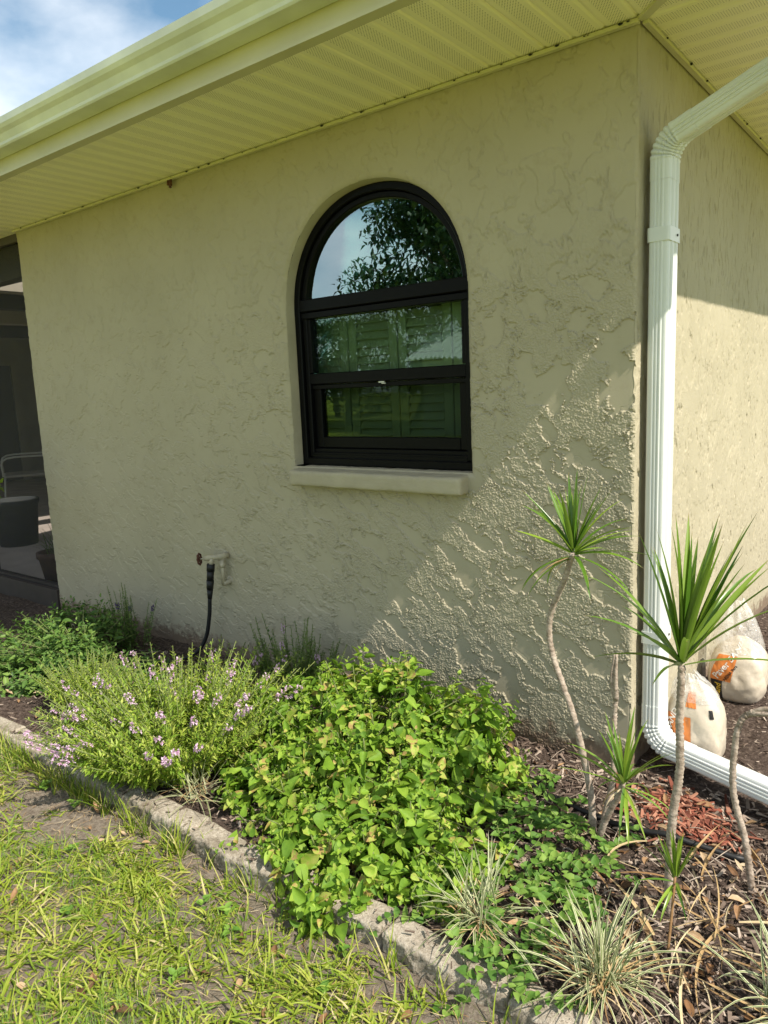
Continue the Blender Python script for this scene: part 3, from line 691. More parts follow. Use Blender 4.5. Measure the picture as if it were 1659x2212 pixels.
for k, x in enumerate((-5.2, -6.3, -7.6, -9.2)): mesh('beam', *box(x - 0.08, x + 0.08, 0.09, 5.9, 2.25, 2.44), M_CAGE if k % 2 else M_PWALL, porch, False)
mesh('screen_frame', *join([box(-12, WL - 0.002, -0.012, 0.018, -0.14, PF + 0.05), box(-12, WL, 0.04, 0.09, PF, PF + 0.06), box(-5.0, -4.95, 0.04, 0.09, PF + 0.061, 2.40), box(-12, WL, 0.04, 0.09, 2.401, 2.45), box(-8.0, -7.95, 0.04, 0.09, PF + 0.061, 2.4)]), M_CAGE, porch, False)
mesh('header', *box(-12, WL - 0.002, 0.10, 0.20, 2.20, 2.449), M_CAGE, porch, False)
mesh('insect_screen', *box(-12, WL - 0.002, 0.062, 0.063, PF + 0.05, 2.41), M_SCREEN, porch, False)

# ------------------------------------------------------------------ downspout
def sweep(prof, path, fr, scl=None):
    V, F = [], []; n = len(prof)
    for i, (p, (a, b)) in enumerate(zip(path, fr)):
        s = 1 if scl is None else scl[i]
        for u, v in prof: V.append(tuple(Vector(p) + Vector(a) * u * s + Vector(b) * v * s))
    for i in range(len(path) - 1):
        for k in range(n): F.append((i*n+k, i*n+(k+1) % n, (i+1)*n+(k+1) % n, (i+1)*n+k))
    F.append(tuple(range(n))[::-1]); F.append(tuple((len(path)-1)*n + k for k in range(n)))
    return V, F
def rect_prof(w, d, r=0.010, ribs=True, grow=0.0):
    """rounded rectangle in (u,v), with standing ribs on the -v and +u faces"""
    w, d = w + grow, d + grow; P = []
    def side(p, q, nrm, rib):
        L_ = math.dist(p, q); e = ((q[0]-p[0])/L_, (q[1]-p[1])/L_); out = []
        for c in rib:
            for ds, hgt in ((-0.0045, 0), (-0.002, 0.003), (0.002, 0.003), (0.0045, 0)):
                s = c * L_ + ds; out.append((p[0]+e[0]*s+nrm[0]*hgt, p[1]+e[1]*s+nrm[1]*hgt))
        return out
    hw, hd = w/2, d/2
    cs = [((hw - r, -hd + r), -90), ((hw - r, hd - r), 0), ((-hw + r, hd - r), 90), ((-hw + r, -hd + r), 180)]
    sides = [((-hw + r, -hd), (hw - r, -hd), (0, -1), (0.22, 0.48, 0.74)), ((hw, -hd + r), (hw, hd - r), (1, 0), (0.2, 0.32, 0.68, 0.8)), ((hw - r, hd), (-hw + r, hd), (0, 1), ()), ((-hw, hd - r), (-hw, -hd + r), (-1, 0), ())]
    for (c, a0), sdv in zip(cs, sides):
        if ribs: P += side(*sdv)
        for k in range(4): a = R(a0 + 30 * k); P.append((c[0] + r * math.cos(a), c[1] + r * math.sin(a)))
    return P
ds = empty('downspout', (0.055, 0.095, 0), 'white ribbed metal downspout strapped to the wall corner', 'downspout')
DX, DY = 0.053, 0.095
prof = rect_prof(0.064, 0.106)
def bend_path(p0, d0, d1, rad, n):
    """arc from direction d0 to d1 starting at p0"""
    d0, d1 = Vector(d0).normalized(), Vector(d1).normalized(); th = d0.angle(d1); ax = d0.cross(d1).normalized(); inw = (d1 - d0 * d1.dot(d0)).normalized()
    c = Vector(p0) + inw * rad; P, D = [], []
    for i in range(n + 1):
        q = Matrix.Rotation(th * i / n, 3, ax); P.append(c + q @ (Vector(p0) - c)); D.append(q @ d0)
    return P, D, ax, th
def fr_for(D, ax, a0, b0, th, n):
    return [(Matrix.Rotation(th * i / n, 3, ax) @ Vector(a0), Matrix.Rotation(th * i / n, 3, ax) @ Vector(b0)) for i in range(n + 1)]
mesh('pipe', *sweep(prof, [(DX, DY, 0.20), (DX, DY, 1.985)], [((1, 0, 0), (0, 1, 0))] * 2), M_WHITE, ds, False)
def elbow(p0, d0, d1, rad, a0, b0, nseg=7, lead=0.06, tail=0.06):
    nn = nseg * 3; Pp, Dd, ax, th = bend_path(p0, d0, d1, rad, nn); fr = fr_for(Dd, ax, a0, b0, th, nn)
    sc = [1.06 if i % 3 else 0.955 for i in range(nn + 1)]; sc[0] = sc[-1] = 1.03
    d0v, d1v = Vector(d0).normalized(), Vector(d1).normalized()
    path = [Pp[0] - d0v * lead] + Pp + [Pp[-1] + d1v * tail]
    fr = [fr[0]] + fr + [fr[-1]]; sc = [1.03] + sc + [1.03]
    return path, fr, sc, Pp[-1] + d1v * tail
ud = Vector((math.cos(R(17)) * math.cos(R(-14)), math.cos(R(17)) * math.sin(R(-14)), math.sin(R(17))))
path, fr, sc, pe = elbow((DX, DY, 2.045), (0, 0, 1), ud, 0.085, (1, 0, 0), (0, 1, 0))
mesh('upper_elbow', *sweep(prof, path, fr, sc), M_WHITE, ds, False)
end = pe + ud * 0.50
mesh('pipe', *sweep(prof, [pe - ud * 0.02, end], [fr[-1]] * 2, [0.985, 0.985]), M_WHITE, ds, False)
path2, fr2, sc2, pe2 = elbow(end + ud * 0.02, ud, (0.05, 0, 1), 0.08, fr[-1][0], fr[-1][1], 5, 0.03, 0.03)
mesh('outlet_elbow', *sweep(prof, path2, fr2, sc2), M_WHITE, ds, False)
ld = Vector((0.954, -0.295, -0.03)).normalized()
path, fr, sc, pe = elbow((DX, DY, 0.15), (0, 0, -1), ld, 0.085, (1, 0, 0), (0, 1, 0), 7, 0.07, 0.05)
mesh('lower_elbow', *sweep(prof, path, fr, sc), M_WHITE, ds, False)
mesh('extension', *sweep(prof, [pe - ld * 0.02, pe + ld * 0.9], [fr[-1]] * 2, [0.985, 0.985]), M_WHITE, ds, False)
for z in (1.82, 0.47):
    pr = rect_prof(0.064, 0.106, 0.010, False, 0.009)
    mesh('strap', *sweep(pr, [(DX, DY, z - 0.022), (DX, DY, z + 0.022)], [((1, 0, 0), (0, 1, 0))] * 2), M_WHITE, ds, False)
for z, yy in ((1.82, 0.115), (0.47, 0.115)):
    mesh('screw', *tube([(DX + 0.036, yy, z), (DX + 0.040, yy, z)], 0.004, 8), M_CAGE, ds, False)

# ------------------------------------------------------------------ hose bib and hose
hb = empty('hose_bib', (-2.15, -0.02, 0.53), 'painted outdoor tap with rusty handwheel low on the shaded wall', 'tap')
mesh('supply_pipe', *join([tube([(-2.125, -0.045, 0.40), (-2.125, -0.045, 0.535)], 0.011, 12), tube([(-2.125, -0.045, 0.49), (-2.125, -0.045, 0.515)], 0.0145, 12), tube([(-2.125, 0.02, 0.41), (-2.125, -0.05, 0.405)], 0.014, 12), tube([(-2.125, 0.01, 0.412), (-2.125, -0.006, 0.412)], 0.024, 14),
     tube([(-2.125, 0.01, 0.548), (-2.125, -0.065, 0.548)], 0.015, 12)]), M_PIPE, hb)
mesh('valve_body', *join([tube([(-2.125, -0.055, 0.548), (-2.16, -0.075, 0.546), (-2.185, -0.09, 0.542), (-2.20, -0.10, 0.540)], [0.014, 0.013, 0.015, 0.011], 12), tube([(-2.165, -0.078, 0.544), (-2.168, -0.085, 0.505)], 0.012, 12), tube([(-2.195, -0.097, 0.541), (-2.222, -0.113, 0.538)], 0.0045, 8)]), M_PIPE, hb)
V, F = [], []
wc = Vector((-2.222, -0.113, 0.538)); wa = Vector((-0.86, -0.5, -0.08)).normalized(); wu = wa.orthogonal().normalized(); wv = wa.cross(wu)
ringp = [tuple(wc + (wu * math.cos(t) + wv * math.sin(t)) * (0.027 + 0.003 * math.cos(8 * t))) for t in np.linspace(0, 2 * math.pi, 49)]
spk = [tube([tuple(wc), tuple(wc + (wu * math.cos(t) + wv * math.sin(t)) * 0.026)], 0.003, 6) for t in np.linspace(0, 2 * math.pi, 7)[:-1]]
mesh('handwheel', *join([tube(ringp, 0.0045, 8)] + spk + [tube([tuple(wc - wa * 0.006), tuple(wc + wa * 0.008)], 0.008, 10)]), M_RUST, hb)
hs = empty('garden_hose', (-2.17, -0.1, 0.3), 'black hose hanging from the tap into the flowers', 'hose')
mesh('coupling', *join([tube([(-2.168, -0.085, 0.512), (-2.172, -0.088, 0.475)], [0.021, 0.021], 14), tube([(-2.172, -0.088, 0.474), (-2.178, -0.09, 0.425)], [0.019, 0.018], 14), tube([(-2.178, -0.09, 0.424), (-2.184, -0.092, 0.375)], [0.020, 0.017], 14), tube([(-2.184, -0.092, 0.374), (-2.189, -0.094, 0.325)], [0.016, 0.012], 14)]), M_RUBBER, hs)
mesh('hose_line', *tube(spline([(-2.189, -0.094, 0.33), (-2.20, -0.10, 0.22), (-2.225, -0.12, 0.10), (-2.28, -0.17, 0.02), (-2.4, -0.28, -0.01), (-2.6, -0.35, -0.01)], 30), 0.0105, 10), M_RUBBER, hs)
irr = mesh('irrigation_hose', *tube([(x, y, float(bed_z(x, y)) + dz) for x, y, dz in [tuple(p) for p in spline([(-0.75, -0.20, 0.012), (-0.40, -0.27, 0.018), (-0.15, -0.335, 0.020), (0.05, -0.365, 0.014), (0.22, -0.355, 0.022), (0.45, -0.305, 0.016)], 40)]], 0.0095, 10), M_RUBBER)
tag(irr, 'black irrigation hose lying on the mulch near the wall corner', 'hose')

# ------------------------------------------------------------------ edging blocks
labs = ['edging block farthest left along the bed, beyond the small striped grass tuft', 'pale edging block left of the small striped grass tuft', 'sunny edging block in front of the small striped grass tuft', 'edging block before the left fringe of the pink flowering plant',
        'edging block below the pink flowering plant', 'sunlit edging block in the gap between pink flowers and big leafy bush', 'shaded edging block under the left side of the big leafy bush', 'dark edging block under the middle of the big leafy bush',
        'edging block at the foot of the hanging bush sprig', 'edging block just left of the larger striped grass tuft', 'sunlit edging block under the large pale striped grass tuft', 'edging block at the bottom right corner of the picture']
ce = [-4.2, -3.45, -3.06, -2.66, -2.24, -1.83, -1.42, -1.01, -0.62, -0.24, 0.13, 0.52, 0.92]
for k in range(12):
    x0, x1 = ce[k] + 0.004, ce[k + 1] - 0.004; dy = rng.uniform(-0.010, 0.010); dz = rng.uniform(-0.010, 0.008)
    P, F = noisy_box(x0, x1, -1.172 + dy, -1.082 + dy, -0.16, -0.006 + dz, 0.007, lambda P, n: 0.0012 + 0.0035 * (n[:, 1] < -0.5), 30 + k, 0.010)
    P[:, 1] += 0.010 * np.cos((P[:, 0] - (x0 + x1) / 2) / (x1 - x0) * math.pi) * -1 + 0.01
    o = mesh('edging_block', P, F, M_CURB); tag(o, labs[k], 'edging block', 'concrete edging blocks along the bed')

# ------------------------------------------------------------------ plants
T_HEART = [leaf_template(0.78, 1.0, 0.25, d, 5, 0.62) for d in (0.1, 0.3, 0.5)]
T_OVATE = [leaf_template(w_, 0.5, c_, d, 5, 0.68) for w_, c_, d in ((0.70, 0.25, 0.1), (0.66, 0.5, 0.35), (0.74, 0.1, 0.6), (0.6, 0.7, 0.2))]
T_OVAL = [leaf_template(0.46, 0.0, 0.3, d, 4, 0.8) for d in (0.15, 0.35)]
T_NARR = [small_leaf(0.28, d, 0.3) for d in (0.05, 0.25, 0.4)]
def unit(v): return v / np.linalg.norm(v, axis=-1, keepdims=True)
def shoots(tips, axes, nodes, spacing, size, spread, jitter=0.25, grow=0.55, sizej=0.25):
    """opposite leaf pairs down each shoot from its tip; returns pos, dirs, size, up"""
    PP, DD, SS, UU = [], [], [], []
    n = len(tips); ax = unit(axes); ref = unit(np.cross(ax, rng.normal(size=(n, 3))))
    ref2 = np.cross(ax, ref)
    for k in range(nodes):
        p = tips - ax * (spacing * k)[:, None] if hasattr(spacing, '__len__') else tips - ax * spacing * k
        sidev = ref if k % 2 == 0 else ref2
        for sgn in (1, -1):
            g = min(1.0, grow + (1 - grow) * k / max(1, nodes * 0.5))
            sp = spread * (0.55 + 0.45 * min(1, k / 2))
            d = sidev * sgn * math.sin(sp) + ax * math.cos(sp) + rng.normal(size=(n, 3)) * jitter
            d[:, 2] -= 0.08 * k * 0.3
            PP.append(p + sidev * sgn * 0.004); DD.append(unit(d)); SS.append(size * g * (1 + rng.normal(size=n) * sizej).clip(0.4, 1.6)); UU.append(ax + rng.normal(size=(n, 3)) * 0.25)
    return np.concatenate(PP), np.concatenate(DD), np.concatenate(SS), np.concatenate(UU)
def dome_points(n, c, r, zmin=0.0, bumps=0.12, seed=0, up=0.3, power=2.0):
    """points on a lumpy half ellipsoid, with outward directions"""
    d = unit(rng.normal(size=(n * 3, 3))); d[:, 2] = np.abs(d[:, 2]) ; d = d[:n * 3]
    lump = 1 + bumps * (perlin(d[:, 0] * 2.3 + 5, d[:, 1] * 2.3 + d[:, 2] * 2, seed) + 0.7 * perlin(d[:, 0] * 5, d[:, 1] * 5 + d[:, 2] * 4, seed + 3))
    p = np.array(c) + d * np.array(r) * lump[:, None]
    nrm = unit(d / np.array(r)); nrm[:, 2] += up
    ok = p[:, 2] > zmin; p, nrm = p[ok][:n], unit(nrm[ok][:n]); return p, nrm

def leafy_bush():
    t = empty('leafy_bush', (-0.75, -0.65, -0.02), 'large rounded bush of bright lime green heart shaped leaves beside the wall', 'bush')
    tips, ax = [], []
    for c, r, n in [((-0.78, -0.50, -0.02), (0.46, 0.36, 0.36), 470), ((-0.62, -0.80, -0.06), (0.44, 0.34, 0.27), 360), ((-0.45, -0.40, 0.0), (0.22, 0.22, 0.29), 130),
                    ((-0.98, -0.78, -0.05), (0.20, 0.22, 0.21), 110), ((-0.54, -1.00, -0.07), (0.30, 0.21, 0.19), 130), ((-0.43, -1.20, -0.10), (0.08, 0.07, 0.15), 14), ((-0.2, -0.85, -0.05), (0.16, 0.22, 0.14), 55)]:
        p, nn = dome_points(n, c, r, -0.05, 0.30, int(rng.integers(50)), 0.35); tips.append(p); ax.append(nn)
    tips = np.concatenate(tips); ax = np.concatenate(ax)
    out = tips[:, 1] < 0.0; tips, ax = tips[out & (tips[:, 1] < -0.06)], ax[out & (tips[:, 1] < -0.06)]
    tips = tips + rng.normal(size=tips.shape) * 0.018; ax = unit(ax + rng.normal(size=ax.shape) * 0.25)
    p, d, s, u = shoots(tips, ax, 5, 0.022, 0.0425, R(76), 0.28, 0.32, 0.34)
    d[:, 2] -= 0.12; M = frames(d, u, rng.normal(size=len(d)) * 0.25)
    V, F, A = scatter(T_OVATE, p, M, s)
    mesh('foliage', V, F, M_BUSH, t, True, {'rnd': A})
    paths = []
    for i in range(0, len(tips), 2):
        b = np.array([-0.72 + rng.normal() * 0.12, -0.62 + rng.normal() * 0.12, -0.03]); e = tips[i]
        paths.append([b, b * 0.5 + e * 0.5 + np.array([0, 0, 0.03]) - ax[i] * 0.03, e - ax[i] * 0.05, e])
    mesh('stems', *stems_mesh(paths, 0.0022, 4), M_STEM, t)
leafy_bush()

T_PETAL = [small_leaf(0.8, 0.3, 0.2)]
def spikes(root_c, n, rx, ry, h, lean, leaf, nodes, name, label, cat, mleaf, mflower=None, nflower=0, flower_z=(0.6, 1.0), fsize=0.008, group=None, base_z=-0.02, whorl=3, start=0.1, fl_per=16, up_bias=1.0):
    t = empty(name, (root_c[0], root_c[1], base_z), label, cat, group)
    a = rng.random(n) * 2 * math.pi; rr = np.sqrt(rng.random(n)); bx = root_c[0] + np.cos(a) * rr * rx * 0.55; by = root_c[1] + np.sin(a) * rr * ry * 0.55
    hh = h * (0.65 + 0.45 * rng.random(n)) * (1 - 0.30 * rr ** 2)
    paths = []; P, D, S = [], [], []; FP, FD, FS = [], [], []
    for i in range(n):
        dirx, diry = math.cos(a[i]) * rr[i] * lean * rx / max(rx, ry), math.sin(a[i]) * rr[i] * lean * ry / max(rx, ry)
        dirx += rng.normal() * 0.08; diry += rng.normal() * 0.08
        b = np.array([bx[i], by[i], base_z]); q = []
        for k in range(7):
            u = k / 6; q.append(b + np.array([dirx * u * (0.7 + 0.3 * u), diry * u * (0.7 + 0.3 * u), u * up_bias]) * hh[i])
        q = np.array(q); q[:, 1] = np.minimum(q[:, 1], -0.03); paths.append(q[::2])
        fl = i < nflower; m = nodes
        for k in range(m):
            u = start + (1 - start) * (k + 0.5 * rng.random()) / m; 
            x = u * 6; j = min(int(x), 5); pt = q[j] * (1 - (x - j)) + q[j + 1] * (x - j); tg = unit(q[j + 1] - q[j])
            inflo = fl and flower_z[0] < u < flower_z[1]
            for w in range(whorl):
                ang = rng.random() * 2 * math.pi; o1 = np.cross(tg, [math.cos(ang), math.sin(ang), 0.2]); o1 = o1 / (np.linalg.norm(o1) + 1e-6)
                tilt = 0.55 + 0.5 * rng.random()
                P.append(pt); D.append(o1 * tilt + tg * 0.75); S.append(leaf * (0.55 + 0.6 * rng.random()) * (1.0 - 0.65 * max(0, u - 0.55) / 0.45) * (0.5 if inflo else 1))
        if fl:
            FP, FD, FS = [], [], []
            for k in range(fl_per):
                u = flower_z[0] + (flower_z[1] - flower_z[0]) * rng.random() * 0.9; x = u * 6; j = min(int(x), 5); pt = q[j] * (1 - (x - j)) + q[j + 1] * (x - j)
                ang = rng.random() * 2 * math.pi; o = np.array([math.cos(ang), math.sin(ang), 0.25]); o /= np.linalg.norm(o); c = pt + o * fsize * 1.2
                e1 = np.cross(o, [0, 0, 1]); e1 /= np.linalg.norm(e1); e2 = np.cross(o, e1)
                for s5 in range(5):
                    th = s5 * 2 * math.pi / 5; FP.append(c); FD.append(e1 * math.cos(th) + e2 * math.sin(th) + o * 0.35); FS.append(fsize * (0.8 + 0.4 * rng.random()))
            V, F, A = scatter(T_PETAL, np.array(FP), frames(np.array(FD)), np.array(FS)); mesh('flower_spike', V, F, mflower, t, True, {'rnd': A})
    P, D, S = np.array(P), np.array(D), np.array(S)
    V, F, A = scatter(T_NARR, P, frames(D, None, rng.normal(size=len(D)) * 0.3), S)
    mesh('foliage', V, F, mleaf, t, True, {'rnd': A})
    mesh('stems', *stems_mesh(paths, 0.0016, 4), M_STEM, t)
    return t
spikes((-1.47, -0.86), 480, 0.41, 0.46, 0.375, 1.15, 0.038, 20, 'flowering_plant', 'bushy plant with narrow lime leaves and pink flower spikes', 'flowering plant', M_ANG, M_PINK, 58, (0.82, 1.0), 0.0088, start=0.12, fl_per=11)
spikes((-2.22, -0.80), 150, 0.22, 0.18, 0.24, 0.9, 0.026, 20, 'leafy_shrub', 'small feathery yellow green plant in sun beside the dark purple flowered shrub', 'shrub', M_ANG, base_z=-0.01)
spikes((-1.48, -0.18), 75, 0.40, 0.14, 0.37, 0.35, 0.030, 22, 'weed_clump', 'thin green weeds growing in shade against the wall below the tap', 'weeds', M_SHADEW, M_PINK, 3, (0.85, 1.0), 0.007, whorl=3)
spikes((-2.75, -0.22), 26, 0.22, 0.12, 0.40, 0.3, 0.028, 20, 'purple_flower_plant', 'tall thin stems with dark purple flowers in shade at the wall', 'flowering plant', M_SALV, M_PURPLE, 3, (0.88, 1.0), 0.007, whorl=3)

def dark_shrub():
    t = empty('shrub', (-2.85, -0.5, -0.02), 'dark green leafy shrub half in shade at the left end of the wall', 'shrub')
    tips, ax = [], []
    for c, r, n in [((-2.95, -0.42, -0.02), (0.36, 0.26, 0.30), 170), ((-2.62, -0.66, -0.02), (0.30, 0.20, 0.24), 130), ((-3.25, -0.6, -0.02), (0.3, 0.25, 0.2), 90), ((-2.3, -0.5, -0.02), (0.2, 0.18, 0.16), 50), ((-2.85, -0.80, -0.02), (0.30, 0.20, 0.17), 110)]:
        p, nn = dome_points(n, c, r, -0.03, 0.15, int(rng.integers(50)), 0.5); tips.append(p); ax.append(nn)
    tips = np.concatenate(tips); ax = np.concatenate(ax); ok = tips[:, 1] < -0.08; tips, ax = tips[ok], ax[ok]
    tips = tips + rng.normal(size=tips.shape) * 0.02
    p, d, s, u = shoots(tips, ax, 5, 0.024, 0.044, R(70), 0.22, 0.4)
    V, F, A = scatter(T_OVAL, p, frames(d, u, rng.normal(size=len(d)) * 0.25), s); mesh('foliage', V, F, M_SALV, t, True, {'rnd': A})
    mesh('stems', *stems_mesh([[np.array([-2.8, -0.5, -0.03]), tips[i] * 0.6 + np.array([-2.8, -0.5, 0]) * 0.4, tips[i]] for i in range(0, len(tips), 3)], 0.002, 4), M_STEM, t)
dark_shrub()

# strap-leaved plants -------------------------------------------------------
def trunk(pts, r0, r1, n=90):
    q = spline(pts, n); rr = [r0 + (r1 - r0) * i / n + (0.0016 if i % 2 else -0.0006) for i in range(n + 1)]
    rr = [r * 0.82 for r in rr]; V, F = tube([tuple(p + rng.normal(size=3) * 0.0006) for p in q], rr, 12)
    return V, F
def crown(name, c, parent, n_up, n_side, n_down, ln, wd, tilt=(0, 0), mat=None):
    k = n_up + n_side + n_down
    az = rng.random(k) * 2 * math.pi + np.arange(k) * 2.4
    el = np.concatenate([R(62) + rng.random(n_up) * R(27), R(18) + rng.random(n_side) * R(40), R(-25) + rng.random(n_down) * R(45)])
    dr_ = np.concatenate([rng.random(n_up) * 0.25, 0.2 + rng.random(n_side) * 0.6, 0.4 + rng.random(n_down) * 0.9])
    length = ln * (0.75 + 0.35 * rng.random(k)); width = wd * (0.8 + 0.35 * rng.random(k))
    base = np.array(c)[None] + np.stack([np.cos(az) * 0.006, np.sin(az) * 0.006, -0.035 * (1 - (el + 0.4) / 2) ], 1)
    V, F, A, ac, al = blades(base, az, el, length, width, dr_, 8, 0.22, lambda t: min(1, 0.62 + 1.6 * t) * (1 - t ** 2.6) + 0.01, rng.normal(size=k) * 0.3)
    V = V + np.array([tilt[0], tilt[1], 0])[None] * np.clip(V[:, 2:3] - c[2], 0, 1)
    if n_down > 1:
        kd = 5; Vd, Fd, Ad, acd, ald = blades(np.array(c)[None] + np.zeros((kd, 3)) - np.array([0, 0, 0.03]), rng.random(kd) * 6.28, R(-10) - rng.random(kd) * R(30), ln * (0.4 + 0.4 * rng.random(kd)), np.full(kd, wd * 0.45), 0.9 + rng.random(kd) * 0.4, 6, 0.2, None, rng.normal(size=kd))
        mesh('dead_leaves', Vd, Fd, M_STRAW, parent, True, {'rnd': Ad})
    return mesh(name, V, F, mat or M_DRAC, parent, True, {'rnd': A, 'across': ac, 'along': al})
da = empty('dracaena', (0.05, -0.44, -0.02), 'dracaena clump with a tall bent trunk and spiky head near the wall corner', 'dracaena')
mesh('trunk', *trunk([(0.045, -0.45, -0.04), (0.025, -0.43, 0.12), (-0.03, -0.42, 0.33), (-0.105, -0.41, 0.52), (-0.115, -0.41, 0.64), (-0.06, -0.42, 0.78), (-0.035, -0.42, 0.86)], 0.0135, 0.0095), M_TRUNK, da)
crown('crown', (-0.032, -0.42, 0.88), da, 14, 14, 11, 0.225, 0.015)
mesh('trunk', *trunk([(0.06, -0.455, -0.04), (0.09, -0.46, 0.06), (0.135, -0.47, 0.16), (0.145, -0.475, 0.21)], 0.0125, 0.009, 40), M_TRUNK, da)
crown('crown', (0.147, -0.475, 0.215), da, 10, 14, 8, 0.22, 0.012)
mesh('trunk', *trunk([(0.05, -0.40, -0.03), (0.075, -0.37, 0.14), (0.062, -0.33, 0.30), (0.064, -0.32, 0.385)], 0.012, 0.008, 60), M_TRUNK, da)
dh = mesh('dead_tip', *join([tube(spline([(0.064, -0.32, 0.38), (0.058 + rng.normal() * 0.006, -0.32 + rng.normal() * 0.006, 0.45), (0.066 + rng.normal() * 0.008, -0.315, 0.53)], 10), [0.010 - 0.0006 * i for i in range(11)], 6) for k in range(4)]), M_TRUNK, da)
db = empty('dracaena', (0.335, -0.645, -0.02), 'dracaena with one straight grey trunk and the largest spiky head in front of the downspout', 'dracaena')
mesh('trunk', *trunk([(0.335, -0.645, -0.04), (0.332, -0.645, 0.10), (0.338, -0.645, 0.25), (0.352, -0.645, 0.38), (0.35, -0.65, 0.52), (0.352, -0.65, 0.66)], 0.0145, 0.0105, 110), M_TRUNK, db)
crown('crown', (0.352, -0.65, 0.685), db, 23, 14, 0, 0.36, 0.020, (0.10, 0))
dc = empty('dracaena_sprout', (0.37, -0.68, -0.02), 'short dracaena sprout on a thin tan stalk beside the straight trunk', 'dracaena')
mesh('stalk', *tube(spline([(0.378, -0.80, -0.02), (0.374, -0.76, 0.06), (0.368, -0.72, 0.13)], 12), 0.0035, 8), M_STRAW, dc)
crown('crown', (0.368, -0.715, 0.135), dc, 16, 5, 3, 0.13, 0.009)
dd = empty('bare_stem', (0.49, -0.43, -0.02), 'bare dracaena stem without leaves, bent over at its dried top', 'dracaena')
mesh('trunk', *trunk([(0.492, -0.433, -0.04), (0.47, -0.43, 0.10), (0.435, -0.43, 0.24), (0.434, -0.43, 0.38), (0.448, -0.43, 0.455), (0.475, -0.43, 0.485)], 0.0115, 0.0085, 80), M_TRUNK, dd)
mesh('dead_tip', *join([tube(spline([(0.468, -0.43, 0.478), (0.51, -0.43 + rng.normal() * 0.006, 0.496 + rng.normal() * 0.004), (0.57, -0.43 + rng.normal() * 0.012, 0.497 + rng.normal() * 0.01)], 10), [0.009 - 0.0006 * i for i in range(11)], 6) for k in range(5)]), M_TRUNK, dd)

def striped(c, n, ln, wd, label, dry=0, upr=0.35):
    t = empty('striped_grass', (c[0], c[1], -0.02), label, 'ornamental grass', 'striped grass tufts')
    az = rng.random(n) * 2 * math.pi; k = int(n * upr)
    el = np.concatenate([R(58) + rng.random(k) * R(30), R(12) + rng.random(n - k) * R(50)])
    dr_ = np.concatenate([rng.random(k) * 0.6, 0.5 + rng.random(n - k) * 1.3]); length = ln * (0.55 + 0.6 * rng.random(n))
    base = np.stack([c[0] + rng.normal(size=n) * 0.022, c[1] + rng.normal(size=n) * 0.022, np.full(n, c[2] if len(c) > 2 else 0.0)], 1)
    V, F, A, ac, al = blades(base, az, el, length, wd * (0.7 + 0.5 * rng.random(n)), dr_, 8, 0.15, lambda t_: (1 - t_ ** 3) * (0.8 + 0.3 * t_), rng.normal(size=n) * 0.2, rng.normal(size=n) * 0.25)
    V[:, 2] = np.maximum(V[:, 2], bed_z(V[:, 0], V[:, 1]) + 0.006 + 0.012 * np.repeat(rng.random(n), 27))
    mesh('blades', V, F, M_LIRI, t, True, {'rnd': A, 'across': ac})
    if dry:
        az = rng.random(dry) * 2 * math.pi; base = np.stack([c[0] + rng.normal(size=dry) * 0.025, c[1] + rng.normal(size=dry) * 0.025, np.full(dry, 0.015)], 1)
        V, F, A, ac, al = blades(base, az, R(5) + rng.random(dry) * R(30), ln * (0.3 + 0.5 * rng.random(dry)), np.full(dry, wd * 0.6), 0.4 + rng.random(dry) * 0.7, 6, 0.1, None, None, rng.normal(size=dry) * 0.5)
        V[:, 2] = np.maximum(V[:, 2], -0.06)
        mesh('dry_blades', V, F, M_STRAW, t, True, {'rnd': A})
    return t
striped((0.29, -1.01), 105, 0.23, 0.0068, 'largest pale striped grass tuft spilling over the edging in full sun', 60)
striped((-0.04, -1.00), 75, 0.21, 0.0060, 'striped grass tuft between the bush and the creeping heart leaved vine', 40)
striped((0.66, -0.86), 70, 0.24, 0.0068, 'striped grass tuft cut off at the bottom right', 20)
striped((-2.14, -0.98), 22, 0.14, 0.0055, 'small lone striped grass tuft on bare mulch at the left', 6)
striped((-1.90, -0.96), 70, 0.17, 0.0045, 'dry looking striped grass tuft at the left foot of the pink flowers', 50)
striped((-1.17, -1.02), 40, 0.20, 0.0048, 'striped grass tuft half hidden between pink flowers and leafy bush', 30)

